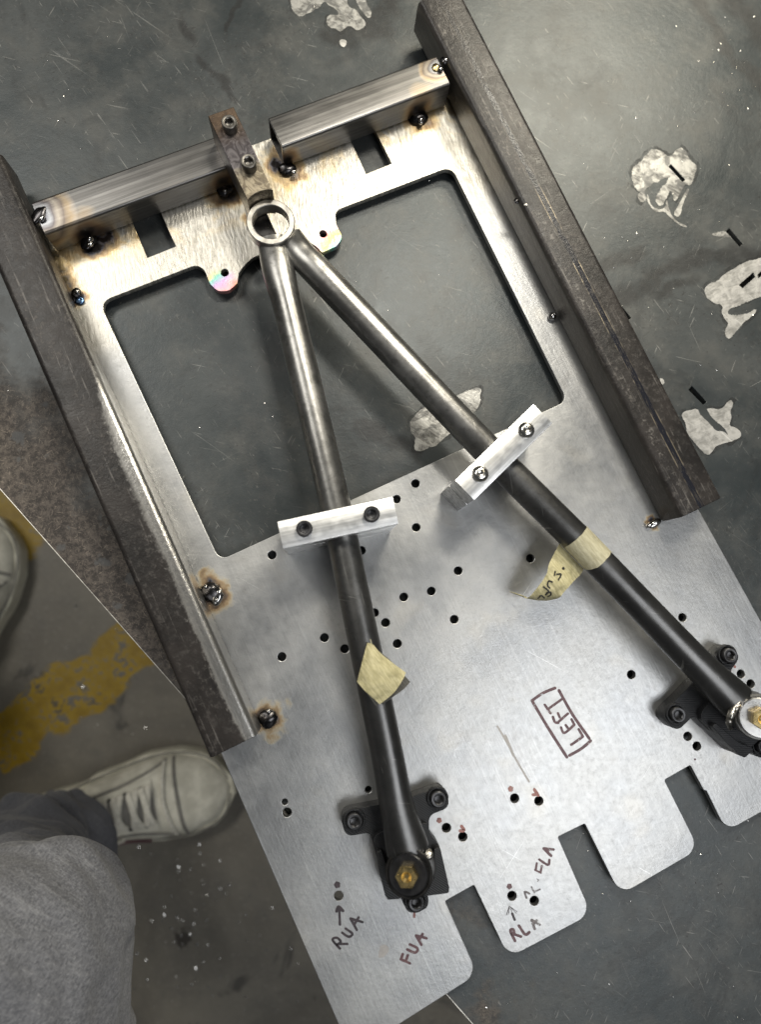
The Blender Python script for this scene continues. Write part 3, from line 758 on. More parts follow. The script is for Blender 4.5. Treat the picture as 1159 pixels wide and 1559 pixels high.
for i, lp in enumerate((PA, PB, PC, PD, PE)):
    c_ = Vector((sum(p[0] for p in lp) / len(lp), sum(p[1] for p in lp) / len(lp)))
    big_ = [tuple(c_ + (Vector(p) - c_) * 1.0 + (Vector(p) - c_).normalized() * 5) for p in lp]
    obj('soot_halo', flat_patch(ragged(big_, TABLE_Z + .00007, 3.0, 2.0, 40 + i * 2.2), TABLE_Z + .00007, [[W2(x, y, zt) for x, y in slots_px[k]] for k in ({0: [0], 1: [2, 3]}.get(i, []))]), M_SOOT, table)
for i, (lp, mt, am, cb) in enumerate(((PA, M_PATCH, 2.0, 1.1), (PA2, M_PATCH, .8, .5), (PA3, M_PATCH, 1.0, 1.0), (PA4, M_PATCH, .4, 0), (PB, M_PATCH2, 1.4, 1.0), (PC, M_PATCH2, 1.2, .5), (PD, M_PATCH, 1.4, .8), (PD2, M_PATCH2, .5, 0), (PD3, M_PATCH, 1.0, .3), (PE, M_PATCH, 1.6, .8), (PF, M_PATCH2, .4, 0))):
    obj('ground_patch', flat_patch(ragged(lp, zt, am, 1.6, i * 3.3, cb), zt, [[W2(x, y, zt) for x, y in slots_px[k]] for k in ({0: [0], 4: [2, 3]}.get(i, []))]), mt, table)

# ------------------------------------------------------------------ welded frame (one thing)
leftA, leftB = W(337, 1148), W(515, 1558.5)
def line_x(p, d, q, e):
    """2D intersection p + d s, q + e t"""
    den = d.x * e.y - d.y * e.x
    s = ((q.x - p.x) * e.y - (q.y - p.y) * e.x) / den
    return Vector((p.x + d.x * s, p.y + d.y * s))
topd = (W2(662.9, 262.9) - W2(170.7, 452.6)).normalized()
lp_, ld_ = W2(337, 1148), (W2(515, 1558.5) - W2(337, 1148)).normalized()
rp_, rd_ = W2(1064.8, 776), (W2(1159, 945) - W2(1064.8, 776)).normalized()
cp_ = W2(387.5, 219.5)
TL = line_x(lp_, ld_, cp_, topd); TR = line_x(rp_, rd_, cp_, topd)
b1 = W2(640, 1539); bd = (W2(714, 1492) - b1).normalized()
BL = line_x(lp_, ld_, b1, bd)
P = lambda x, y: W2(x, y)
out_pts = [TL, BL, line_x(b1, bd, P(678, 1372), P(722, 1470) - P(678, 1372)), P(678, 1372), P(722, 1347.3),
           line_x(P(722, 1347.3), P(768, 1443.7) - P(722, 1347.3), P(785.8, 1452.7), P(882, 1402) - P(785.8, 1452.7)),
           line_x(P(850, 1274), P(893, 1372) - P(850, 1274), P(785.8, 1452.7), P(882, 1402) - P(785.8, 1452.7)), P(850, 1274), P(891, 1254),
           line_x(P(891, 1254), P(937.5, 1347.5) - P(891, 1254), P(957, 1356), P(1050, 1302) - P(957, 1356)),
           line_x(P(1012.5, 1187.5), P(1057, 1276) - P(1012.5, 1187.5), P(957, 1356), P(1050, 1302) - P(957, 1356)), P(1012.5, 1187.5), P(1052, 1165),
           P(1072.5, 1203), P(1076.5, 1204), line_x(P(1076.5, 1204), P(1100, 1252) - P(1076.5, 1204), P(1117.5, 1260), P(1159, 1237) - P(1117.5, 1260)),
           line_x(rp_, rd_, P(1117.5, 1260), P(1159, 1237) - P(1117.5, 1260)), TR]
rad = [0, .002, .011, .0012, .0012, .011, .011, .0012, .0012, .011, .011, .0012, .0012, .0004, .0004, .010, .006, 0]
outline = round_poly(out_pts, rad, 7)
win_pts = [P(150.8, 460.3), P(334, 853.3), P(864.5, 610.1), P(687.6, 253.4), P(510, 321), P(512, 341), P(522, 362), P(513, 375), P(490, 385),
           P(483, 377), P(470, 368), P(440, 366), P(405, 384), P(384, 393), P(376, 400), P(369, 408), P(364, 416), P(361, 432), P(348, 443), P(332, 444), P(319, 432), P(307, 400)]
wrad = [.0085, .0075, .0075, .0085, .0085, .006, .006, .006, .001, .002, .004, .004, .002, .0006, .001, .0006, .002, .005, .006, .006, .006, .009]
window = round_poly(win_pts, wrad, 6)
slotL = [P(193, 320), P(235.5, 304), P(267.3, 375), P(224.2, 392.2)]
slotR = [P(527, 199), P(564, 184), P(596.5, 249), P(557.6, 264.6)]
r1 = .00325
HOLES = [(414, 845), (550, 838), (604, 760), (633, 736), (634, 803), (698, 869), (657, 900), (615, 909), (570, 933), (587, 948), (605, 980), (692, 943), (494, 971), (429, 1000),
         (525, 988), (808, 850), (1040, 940), (962, 1027), (437, 1237), (680, 1260.5), (705, 1274), (784, 1215.5), (821, 1219.5), (780, 1364), (814, 1371.5), (1048, 1121), (1062, 1136),
         (1129, 1026), (1144, 1041), (515.5, 1364)]
holes = [window, slotL, slotR] + [circle(P(*h), r1) for h in HOLES] + [circle(P(433.5, 1221), .0022, 18), circle(P(561, 1202), .0024, 18), circle(P(342, 415), .0030), circle(P(492, 356), .0030)]
frame = thing('jig_frame', 'welded jig frame: bare steel plate with window, two dark side rails, two cross bars', 'welding jig', (TL.x, TL.y, 0))
plate = obj('base_plate', slab(outline, holes, -.0050, 0, .00040, 1), M_PLATE, frame)

# rails
def rail(name, outer_px, inner_px, h, start_px, end_px, mat_fn, inner_sign, label):
    oa, ob_ = W2(*outer_px[0], h - .005), W2(*outer_px[1], h - .005)
    ia, ib = W2(*inner_px[0], .001), W2(*inner_px[1], .001)
    d = ((ob_ - oa).normalized() + (ib - ia).normalized()).normalized()
    n = Vector((-d.y, d.x))
    w = abs(((ia + ib) / 2 - (oa + ob_) / 2).dot(n))
    c = ((ia + ib) / 2 + (oa + ob_) / 2) / 2
    s = (W2(*start_px, h) - c).dot(d); e = (W2(*end_px, h) - c).dot(d)
    L = e - s; o = c + d * s
    print('RAIL', name, 'width mm', w * 1000, 'length', L * 1000)
    M = axes_matrix((o.x, o.y, .00005), (d.x, d.y, 0))
    r = obj(name, square_tube(L, w, h, .0045, .003), mat_fn(L), frame, M)
    r['label'] = label
    return r, M, L, w
RH = .032
railL, ML, LL, wL = rail('side_rail', ((0, 420.7), (323, 1152)), ((80.2, 381), (400.8, 1116)), RH, (-12, 236), (360, 1135), lambda L: make_rail_mat('mill_scale_left', L, 1, False), 1, 'dark mill-scale side rail with inner edge ground bright')
railR, MR, LR, wR = rail('side_rail', ((703.4, 0), (1096.9, 760)), ((705.4, 200), (1000.5, 781.8)), RH, (655, -5), (1048, 783), lambda L: make_rail_mat('mill_scale_right', L, -1, True), -1, 'brown mill-scale side rail with dark seam line along its top')

# cross bars
def bar(far_px, near_px, bot, s_px, e_px, hot_px, name='cross_bar'):
    h = .0254
    fa, fb = W2(*far_px[0], h - .0008), W2(*far_px[1], h - .0008); na, nb = W2(*near_px[0], h - .0008), W2(*near_px[1], h - .0008)
    d = ((fb - fa).normalized() + (nb - na).normalized()).normalized(); n = Vector((-d.y, d.x))
    w = abs(((na + nb) / 2 - (fa + fb) / 2).dot(n)); c = ((fa + fb) + (na + nb)) / 4
    s = (W2(*s_px, h) - c).dot(d); e = (W2(*e_px, h) - c).dot(d); L = e - s; o = c + d * s
    print('BAR width mm', w * 1000, 'L', L * 1000)
    M = axes_matrix((o.x, o.y, .00005), (d.x, d.y, 0)); Mi = M.inverted()
    hot = [(Mi @ W(x, y, z), r) for x, y, z, r in hot_px]
    return obj(name, square_tube(L, w, h, .0022, .002), make_bar_mat('cold_rolled_' + str(int(L * 1e4)), L, hot), frame, M), M
bar(((44.9, 308.7), (327, 208.8)), ((70.7, 357), (279.4, 280)), None, (57, 333), (382, 225), [(58, 328, .0254, .027), (135, 350, .010, .018), (342, 280, .012, .013)])
bar(((408.8, 179.2), (662.5, 86)), ((430, 225), (678.5, 131.7)), None, (419, 202), (676, 108), [(664, 100, .0254, .016), (640, 165, .012, .018), (440, 240, .010, .013)])

# tack welds
def tack(px, py, z, r, squash, mat, seed, drop=None, stretch=None):
    M = Matrix.Translation(W(px, py, z))
    if stretch: M = M @ Matrix.Rotation(stretch[0], 4, 'Z') @ Matrix.Diagonal((stretch[1], 1, 1, 1))
    o = obj('weld_tack', blob(r * .92, squash, .22, seed), mat, frame, M)
    if drop:
        obj('weld_spatter', blob(drop[3], .8, .2, seed + 9, 2), M_WELDHOT, o, Matrix.Translation(W(drop[0], drop[1], drop[2])))
    return o
tack(134, 366, .002, .0060, .55, M_WELD, 1, (137, 372, .006, .0024), (1.2, 1.5))
tack(137, 365, .006, .0024, 1.2, M_WELDHOT, 21, None, (1.2, 1.6))
tack(341, 288, .002, .0070, .6, M_WELD, 2, (342, 290, .0065, .0016))
tack(437, 257, .002, .0062, .6, M_WELD, 3, (447, 262, .006, .0023), (.3, 1.3))
tack(637, 179, .002, .0068, .6, M_WELD, 4, (641, 182, .0062, .0024), (.3, 1.3))
tack(641, 186, .005, .0022, 1.0, M_WELDHOT, 24)
tack(664, 103, .0254, .0038, .5, M_BRASS, 5, (671, 105, .027, .0022))
tack(678, 92, .026, .0040, .6, M_WELD, 15, (679, 91, .029, .0016))
tack(59, 328, .0250, .0050, .4, M_WELD, 6, (63, 333, .027, .0022), (1.1, 1.7))
tack(321, 901, .002, .0085, .5, M_WELD, 7, (313, 893, .006, .0016))
tack(330, 908, .003, .0050, .5, M_WELDHOT, 27, (329, 913, .0055, .0013), (1.4, 1.5))
tack(408, 1094, .002, .0075, .5, M_WELD, 8, (409, 1083, .006, .0018))
tack(116, 446, .002, .0042, .6, M_WELD, 9, (117, 444, .0045, .0018))
tack(121, 458, .001, .0038, .4, metal('blue_tempered_weld', (.10, .17, .30), .2), 10)
tack(841, 482, .0025, .0036, .95, M_WELDHOT, 11, (845, 478, .005, .0012))
tack(997, 797, .002, .0035, .7, M_WELDHOT, 12, (990, 799, .003, .0024), (.5, 1.9))
tack(787, 306, .030, .0024, .5, M_WELD, 13); tack(802, 311, .031, .0026, .4, M_FILLET, 14)
# handwriting on the plate
def ink(name, strokes, w, mat, z=.00012):
    widths = w if isinstance(w, list) else [w] * len(strokes)
    return obj(name, ribbon_mesh(strokes, z, widths), mat, plate)
q = lambda pts: zp(pts, 800, 1030, 9.658)
ink('marker_box', [q([(440, 170), (270, 240), (100, 355)]), q([(110, 370), (330, 740), (615, 1185)]), q([(500, 205), (700, 560), (945, 910)]), q([(965, 945), (830, 1060), (655, 1160)])], 4.6, M_INKP)
ink('handwritten_word_left', [q([(290, 415), (375, 540)]), q([(350, 470), (560, 320)]), q([(630, 545), (500, 660)]), q([(410, 595), (440, 670), (490, 680)]), q([(485, 540), (510, 600)]),
     q([(530, 750), (580, 830), (725, 710)]), q([(725, 705), (685, 630)]), q([(600, 715), (640, 770)]), q([(790, 775), (850, 880)]), q([(850, 885), (680, 1005)])], 3.9, M_INKP)
q = lambda pts: zp(pts, 490, 1330, 6.439)
ink('handwritten_word_rua', [q([(178, 735), (105, 650), (150, 630), (185, 670), (150, 695)]), q([(165, 690), (250, 690)]), q([(235, 540), (300, 590), (265, 620), (200, 580)]), q([(343, 552), (282, 442)]), q([(284, 442), (400, 476)]), q([(318, 500), (362, 432)])], 4.0, M_INK)
ink('marker_arrow', [q([(178, 500), (172, 370)]), q([(145, 370), (165, 325), (208, 365)]), q([(160, 355), (190, 358)])], [4.0, 4.6, 4.6], M_INK)
ink('handwritten_word_fua', [q([(775, 840), (865, 880)]), q([(780, 835), (795, 790)]), q([(825, 855), (845, 800)]), q([(865, 695), (940, 735), (915, 775), (840, 745)]), q([(978, 698), (925, 610)]), q([(927, 608), (1028, 634)]), q([(952, 655), (990, 592)])], 4.2, M_INKP)
q = lambda pts: zp(pts, 740, 1270, 9.17)
ink('handwritten_word_rla', [q([(410, 1490), (345, 1350), (385, 1330), (395, 1380), (365, 1395)]), q([(380, 1390), (490, 1430)]), q([(465, 1280), (550, 1400), (610, 1370)])], 4.4, M_INKP)
ink('handwritten_letter_a', [q([(685, 1325), (642, 1200)]), q([(645, 1198), (755, 1264)]), q([(665, 1262), (712, 1205)])], 4.0, M_INKF)
ink('handwritten_word_fla', [q([(912, 300), (812, 202)]), q([(816, 198), (950, 215)]), q([(862, 246), (892, 206)]), q([(750, 355), (870, 430), (890, 360)]), q([(690, 500), (770, 540)]), q([(700, 490), (715, 405)]), q([(770, 520), (785, 445)])], [4.6, 3.8, 3.8, 3.8, 3.0, 3.2, 3.2], M_INKP)
ink('faded_arrow', [q([(570, 890), (545, 805), (610, 830)]), q([(680, 815), (640, 740)]), q([(690, 800), (760, 770)]), q([(715, 625), (740, 640), (725, 660)])], [3.2, 2.8, 2.4, 1.2], M_INKF)
ink('small_arrow', [q([(405, 1195), (370, 1110)]), q([(325, 1010), (290, 1130)]), q([(330, 1005), (440, 1085)]), q([(345, 1020), (425, 1105)]), q([(330, 1020), (315, 1120)]), q([(345, 1035), (375, 1105)])], [3.8, .9, .9, .8, .9, .8], M_INK)
for x, y, r, mt in ((513.5, 1347, .0023, M_INK), (776, 1349.5, .0020, M_INKP), (778, 1201, .0021, M_INKR), (669, 1249, .0020, M_INKR), (1119.5, 1015, .0011, M_INKR), (1112, 1021, .0013, M_INKR), (1059, 1156, .0008, M_INKP)):
    lp = [(p.x, p.y) for p in [W2(x, y) + Vector((math.cos(a * .4488), math.sin(a * .4488))) * r * (1 + .12 * math.sin(a * 2.3 + x)) for a in range(14)]]
    obj('marker_dot', flat_patch(lp, .00012), mt, plate)
ink('marker_dot', [[(814, 1202), (819, 1209), (812, 1210)], [(815, 1204), (820, 1211)]], 4.5, M_INKR)
ink('marker_dot', [[(703, 1258), (707, 1264), (701, 1265)]], 5.0, M_INKR)
ink('marker_dot', [[(631, 1390), (631, 1396)]], 3.6, M_INKR)
obj('grey_stain', flat_patch([W2(x, y) for x, y in zp([(570, 710), (620, 690), (660, 725), (655, 765), (610, 820), (560, 828), (555, 790)], 490, 1330, 6.439)], .00008), M_STAIN, plate)
ink('grey_stain', [[(758, 1106), (772, 1130), (790, 1163), (806, 1190)], [(770, 1120), (782, 1150)]], [3.0, 4.0], M_STAIN, .00008)

# ------------------------------------------------------------------ suspension arm
TZ = .035
ring_c = W(412, 338, .045)
arm = thing('suspension_arm', 'bare steel V-shaped arm of two tubes meeting at a ring, ends bolted at brackets', 'control arm', (ring_c.x, ring_c.y, .025))
tR = .0112
def tube(px, radii_, flats, name='tube'):
    path = smooth_path([W(x, y, z) for x, y, z in px], 8)
    def samp(arr):
        out = []; m = len(arr) - 1
        for i in range(len(path)):
            t = i / (len(path) - 1) * m; k = min(int(t), m - 1); f = t - k; f = f * f * (3 - 2 * f)
            a, b = arr[k], arr[k + 1]
            out.append(tuple(u + (v - u) * f for u, v in zip(a, b)) if isinstance(a, tuple) else a + (b - a) * f)
        return out
    return obj(name, sweep(path, samp(radii_), 40, samp(flats)), M_TUBE, arm)
tube([(414, 366, .034), (424, 412, .035), (436, 460, TZ), (446, 500, TZ), (506, 750, TZ), (538, 900, TZ), (584, 1120, TZ), (603, 1220, TZ), (621, 1293, .034)],
     [tR * .97, tR * 1.05, tR, tR, tR, tR, tR, tR * 1.05, tR * 1.30], [(1.02, .70), (1.02, .9), (1, 1), (1, 1), (1, 1), (1, 1), (1, 1), (1, 1), (1.0, .80)])
tube([(441, 362, .034), (459, 388, .035), (483, 413, TZ), (560, 494, TZ), (736, 678.5, TZ), (876, 818, TZ), (980, 925, TZ), (1058, 1006, TZ), (1122, 1068, .034)],
     [tR * .92, tR * .98, tR, tR, tR, tR, tR, tR * 1.04, tR * 1.26], [(1.0, .72), (1, .9), (1, 1), (1, 1), (1, 1), (1, 1), (1, 1), (1, 1), (1.0, .80)])
ro, ri = .0176, .0131
obj('end_ring', lathe([(ri, 0), (ro - .0006, 0), (ro, .0006), (ro, .0084), (ro - .0006, .009), (ri + .0005, .009), (ri, .0085), (ri, 0)], 64), M_RING, arm, Matrix.Translation((ring_c.x, ring_c.y, .0365)))

def text_ring(txt, R, a0, a1, size, depth):
    bm = bmesh.new(); n = len(txt)
    for i, ch in enumerate(txt):
        cu = bpy.data.curves.new('t', 'FONT'); cu.body = ch; cu.size = size; cu.extrude = depth; cu.align_x = 'CENTER'; cu.align_y = 'CENTER'
        ob = bpy.data.objects.new('t', cu); me = bpy.data.meshes.new_from_object(ob)
        a = a0 + (a1 - a0) * i / max(1, n - 1)
        me.transform(Matrix.Rotation(a, 4, 'Z') @ Matrix.Translation((0, R, 0)))
        bm.from_mesh(me); bpy.data.objects.remove(ob); bpy.data.curves.remove(cu); bpy.data.meshes.remove(me)
    return finish(bm, smooth=False)
def hex_bolt_mesh(flat, H):
    bm = bmesh.new(); R = flat / 2 / math.cos(PI / 6); n = 6
    def ring(r, z, nn=36): return [bm.verts.new((r * math.cos(2 * PI * k / nn), r * math.sin(2 * PI * k / nn), z)) for k in range(nn)]
    def hx(h, z, nn=36): return [bm.verts.new((hex_r(2 * PI * k / nn + PI / 6, h) * math.cos(2 * PI * k / nn), hex_r(2 * PI * k / nn + PI / 6, h) * math.sin(2 * PI * k / nn), z)) for k in range(nn)]
    h = flat / 2
    rings = [hx(h, 0), hx(h, H - .0006), hx(h * .95, H), ring(h * .52, H), ring(h * .42, H - .0008), ring(h * .22, H - .0022)]
    for a, b in zip(rings, rings[1:]):
        for k in range(36): bm.faces.new((a[k], a[(k + 1) % 36], b[(k + 1) % 36], b[k]))
    bm.faces.new(rings[-1])
    return finish(bm, angle=25)

# brackets with bolt, built once in the left bracket's place and turned for the right one
sL = (W(540, 1251, .016) + W(668, 1217, .016)) / 2; sL.z = 0
angL = math.atan2(*(W(668, 1217, .016) - W(540, 1251, .016)).yx)
sRt = (W(1030.4, 1091, .016) + W(1113.5, 996, .016)) / 2; sRt.z = 0
angR = math.atan2(*(W(1113.5, 996, .016) - W(1030.4, 1091, .016)).yx)
print('bracket turn', math.degrees(angR - angL))
ML_loc = Matrix.Translation(sL) @ Matrix.Rotation(angL, 4, 'Z'); MLi = ML_loc.inverted()
def loc2(pts, z, ox=500, oy=1170, s=5.795):
    o = []
    for x, y in zp(pts, ox, oy, s):
        v = MLi @ W(x, y, z); o.append(Vector((v.x, v.y)))
    return o
FZ = .013; BZ = .022
flange = loc2([(100, 385), (440, 318), (760, 240), (1020, 145), (1085, 340), (890, 415), (890, 560), (985, 680), (880, 1110), (890, 1235), (705, 1285), (640, 1140), (420, 760), (370, 565), (150, 605)], FZ)
fr = [.006, .001, .001, .006, .006, .006, .006, .004, .002, .005, .005, .002, .003, .003, .006]
flange_me = slab(round_poly(flange, fr, 5), [], .0002, FZ, .0005, 2)
body = loc2([(395, 640), (420, 590), (470, 560), (870, 480), (910, 600), (985, 690), (1065, 1070), (515, 1150)], BZ - .003)
bscr = round_poly(body, [.002, .002, .002, .002, .003, .002, .006, .006], 5)
body_me = slab(bscr, [], .0002, BZ - .004, .0005, 2)
# the two raised cheeks beside the sleeve
cheekA = loc2([(425, 725), (470, 715), (560, 1000), (640, 1105), (640, 1140), (525, 1150), (500, 1110), (450, 920)], BZ)
cheekB = loc2([(930, 700), (985, 690), (1065, 1040), (1060, 1090), (890, 1112), (800, 1110), (930, 960)], BZ)
cheekA_me = slab(round_poly(cheekA, .0012, 4), [], BZ - .006, BZ + .002, .0005, 2)
cheekB_me = slab(round_poly(cheekB, .0012, 4), [], BZ - .006, BZ + .002, .0005, 2)
boss_me = lathe([(.0078, .0), (.0078, .0035), (.0074, .0042), (.0066, .0042), (.0064, .0036), (.0064, .001), (0, .001)], 32)
screw_me = socket_screw(.0055, .0068, .0027, .004)
bolt_me = hex_bolt_mesh(.0128, .0058)
bl = MLi @ W(627, 1322, .040); bl.z = 0
tail = MLi @ W(633.5, 1373, .016)
scL = [MLi @ W(540, 1251, .018), MLi @ W(668, 1217, .018), tail]
tiltL = Vector((-.30, -.03, 1)).normalized()
sleeve_me = lathe([(.0085, 0), (.0152, 0), (.0158, .0006), (.0158, .0196), (.0152, .0202), (.0140, .0202), (.0136, .0196), (.0085, .0196)], 48)
washer_big = lathe([(.004, 0), (.0134, 0), (.0139, .0005), (.0139, .0034), (.0132, .0040), (.004, .0040)], 48)
washer_me = lathe([(.004, 0), (.0122, 0), (.0127, .0005), (.0127, .0034), (.0120, .0040), (.004, .0040)], 48)
letters_me = text_ring('BAREUSE', .0052, 1.05, -1.25, .0021, .00012)
letters_me2 = text_ring('3DIS', .0052, 2.25, 3.9, .0021, .00012)
def bracket(M4, label, first):
    b = thing('mounting_bracket', label, 'bracket', M4.to_translation(), 'printed brackets holding the arm ends', M4.to_euler().z)
    WM[b.name] = M4.copy(); b.matrix_basis = M4
    obj('flange', flange_me, M_PRINT, b, M4); obj('body', body_me, M_PRINT, b, M4)
    obj('cheek', cheekA_me, M_PRINT, b, M4); obj('cheek', cheekB_me, M_PRINT, b, M4)
    for i, s in enumerate(scL):
        z = FZ
        obj('boss', boss_me, M_PRINT, b, M4 @ Matrix.Translation((s.x, s.y, z - .002)))
        obj('cap_screw', screw_me, M_GREYSCREW if i < 2 else M_BLACKSCREW, b, M4 @ Matrix.Translation((s.x, s.y, z - .001)) @ Matrix.Rotation(.4 + i, 4, 'Z'))
    return b
brL = bracket(ML_loc, 'black printed bracket beneath the black-washer hex bolt, beside handwriting FUA', True)
MR_loc = Matrix.Translation(sRt) @ Matrix.Rotation(angR, 4, 'Z')
brR = bracket(MR_loc, 'black printed bracket at the right picture edge, beneath the silver-washer hex bolt', False)

def joint(br, base, axis, wash_mat, sleeve_mat, spin, letters, small):
    M = z_matrix(base, axis)
    obj('end_sleeve', sleeve_me.copy(), sleeve_mat, arm, M)
    obj('washer', washer_big if small else washer_me, wash_mat, br, M @ Matrix.Translation((0, 0, .0205)))
    ang = M.to_euler().z
    bt = obj('hex_bolt', bolt_me, M_BRASS, br, M @ Matrix.Translation((0, 0, .0246)) @ Matrix.Rotation(spin, 4, 'Z'))
    if letters:
        obj('embossed_lettering', letters_me, M_BRASS, bt, M @ Matrix.Translation((0, 0, .0246 + .0058)))
        obj('embossed_lettering', letters_me2, M_BRASS, bt, M @ Matrix.Translation((0, 0, .0246 + .0058)))
baseL = W(629, 1318, .026)
topL = W(620, 1334, .052)
joint(brL, baseL, (topL - baseL), M_BLACKWASHER, M_SLEEVE, .47, True, False)
baseR = W(1143, 1085, .026); topR = W(1161, 1094.5, .052)
joint(brR, baseR, (topR - baseR), M_WASHER, M_SLEEVE2, .45, True, True)
# raw weld fillets at the sleeves
def fillet(pts, r, seed):
    path = smooth_path([W(*p) for p in pts], 10)
    random.seed(seed)
    return obj('weld_fillet', sweep(path, [r * (.55 + .6 * math.sin(PI * min(1, (i + 1) / len(path))) + .35 * mnoise.noise(Vector((i * .5, seed, 0)))) for i in range(len(path))], 10, jitter=r * .10), M_FILLET, arm)
fillet([(618, 1284, .042), (630, 1288, .043), (641, 1297, .042), (648, 1303, .041)], .0016, 1)
fillet([(647, 1296, .042), (652, 1300, .042), (655, 1306, .040)], .0026, 2)
fillet([(1113, 1110, .038), (1111, 1096, .042), (1118, 1080, .043), (1130, 1066, .043), (1140, 1060, .042)], .0023, 3)

# ------------------------------------------------------------------ clamps
def clamp(corners, zt_, split, screws, button, mat, label, tube_c, tube_d):
    c = [W2(x, y, zt_) for x, y in corners]          # far-left, far-right, near-right, near-left
    d = ((c[1] - c[0]) + (c[2] - c[3])); L = d.length / 2; d.normalize()
    n = Vector((-d.y, d.x)); w = abs((((c[0] + c[1]) - (c[2] + c[3])) / 2).dot(n)); o = sum(c, Vector((0, 0))) / 4
    print('CLAMP L,w', L * 1000, w * 1000)
    M = axes_matrix((o.x, o.y, 0), (d.x, d.y, 0))
    t = thing('tube_clamp', label, 'clamp', (o.x, o.y, 0))
    # crossing of the tube with the clamp axis
    xc = line_x(o, d, tube_c, tube_d); off = (xc - o).dot(d)
    ca = abs(tube_d.normalized().dot(n)); rr = (tR + .0002) / ca
    def half(z0, z1, up):
        arc = []
        for k in range(17):
            a = PI * k / 16
            zz = TZ + (math.sin(a) if up else -math.sin(a)) * (tR + .0002)
            arc.append((off - math.cos(a) * rr, zz))
        arc = [(x, z) for x, z in arc if (z > z0 + .0003 if up else z < z1 - .0003)]
        if up: prof = [(-L / 2, z1), (-L / 2, z0), (arc[0][0], z0)] + arc + [(arc[-1][0], z0), (L / 2, z0), (L / 2, z1)]
        else: prof = [(-L / 2, z0), (L / 2, z0), (L / 2, z1), (arc[-1][0], z1)] + arc[::-1] + [(arc[0][0], z1), (-L / 2, z1)]
        me = slab([Vector(p) for p in prof], [], -w / 2, w / 2, .0003, 1)
        me.transform(Matrix(((1, 0, 0, 0), (0, 0, -1, 0), (0, 1, 0, 0), (0, 0, 0, 1))))
        return me
    obj('clamp_bar', half(split + .0009, zt_, True), mat, t, M)
    obj('clamp_base', half(.0002, split - .0009, False), mat, t, M)
    for x, y in screws:
        p = W(x, y, zt_ + .003); 
        if button: obj('button_screw', socket_screw(.0059, .0036, .0020, .0022, True), M_STAINLESS, t, Matrix.Translation((p.x, p.y, zt_)) @ Matrix.Rotation(.5 + x, 4, 'Z'))
        else: obj('cap_screw', socket_screw(.0055, .0052, .0026, .0038), M_BLACKSCREW, t, Matrix.Translation((p.x, p.y, zt_)) @ Matrix.Rotation(.3 + x, 4, 'Z'))
    return t
tl0, tl1 = W2(446, 500, TZ), W2(584, 1120, TZ); tr0, tr1 = W2(483, 413, TZ), W2(876, 818, TZ)
clamp([(421.8, 794), (597.5, 756.7), (607, 796.5), (431.4, 835.7)], .058, TZ, [(463.5, 805), (566, 783)], False, M_ALU, 'bright aluminium clamp with two black cap screws across the left tube', tl0, tl1 - tl0)
clamp([(693.3, 730.8), (812.5, 615.6), (841.6, 644.3), (722.3, 761.5)], .058, TZ, [(733, 720.5), (803.5, 653.3)], True, M_ALU2, 'aluminium clamp with two silver button screws across the right tube', tr0, tr1 - tr0)

# ------------------------------------------------------------------ locating block over the ring
ZB = .056
bc = [(316.8, 177), (355, 161.7), (421, 300), (381, 315)]
a0 = W2(*bc[0], ZB); a1 = W2(*bc[1], ZB); b0 = W2(*bc[3], ZB); b1_ = W2(*bc[2], ZB)
bd_ = (((b0 - a0) + (b1_ - a1)) / 2).normalized(); bn_ = Vector((-bd_.y, bd_.x)); bw = abs((a1 - a0).dot(bn_))
ctr = (a0 + a1) / 2
Mb = axes_matrix((ctr.x, ctr.y, 0), (bd_.x, bd_.y, 0)); Mbi = Mb.inverted()
rc_ = Mbi @ Vector((ring_c.x, ring_c.y, 0)); Rn = ro + .0006
notch = []
for k in range(13):
    y = -bw / 2 + bw * k / 12
    notch.append(Vector((rc_.x - math.sqrt(max(Rn ** 2 - (y - rc_.y) ** 2, 1e-8)), y)))
blk = thing('locating_block', 'rusty heat-blued steel block with two socket screws, butted against the ring', 'block', (ctr.x, ctr.y, .0254))
prof = [Vector((0, bw / 2)), Vector((0, -bw / 2))] + notch
obj('block_body', slab(prof, [], .0258, ZB, .0005, 2), M_BLOCK, blk, Mb)
obj('block_foot', slab(round_poly([Vector((rc_.x - Rn - .012, bw * .5)), Vector((rc_.x - Rn - .012, -bw * .5)), Vector((rc_.x + .006, -bw * .5)), Vector((rc_.x + .003, bw * .20)), Vector((rc_.x - Rn, bw * .20))], .0006, 2), [], .0003, .0252, .0004), M_SLEEVE, blk, Mb)
for x, y in ((348.9, 187), (378.5, 246.5)):
    p = W(x, y, ZB + .006)
    obj('cap_screw', socket_screw(.0056, .0075, .0027, .004), M_GREYSCREW, blk, Matrix.Translation((p.x, p.y, ZB)) @ Matrix.Rotation(x, 4, 'Z'))

# ------------------------------------------------------------------ masking tape
def grid_mesh(rows, seg=6, thick=0.00012, crinkle=0.0):
    """rows of 3D points (equal length); resampled smooth sheet"""
    cols = [smooth_path(r, seg) for r in rows]
    m = len(cols[0]); cross = [smooth_path([c[i] for c in cols], seg) for i in range(m)]
    bm = bmesh.new(); V = [[bm.verts.new(p + Vector((0, 0, crinkle * (mnoise.noise(p * 260) + .6 * mnoise.noise(Vector((p.x * 700, p.y * 180, 4))))))) for p in row] for row in cross]
    for i in range(len(V) - 1):
        for j in range(len(V[0]) - 1): bm.faces.new((V[i][j], V[i + 1][j], V[i + 1][j + 1], V[i][j + 1]))
    pts = [v.co.copy() for row in V for v in row]
    bmesh.ops.recalc_face_normals(bm, faces=bm.faces[:])
    if thick:
        bmesh.ops.solidify(bm, geom=bm.faces[:], thickness=thick)
    return finish(bm, angle=50), pts
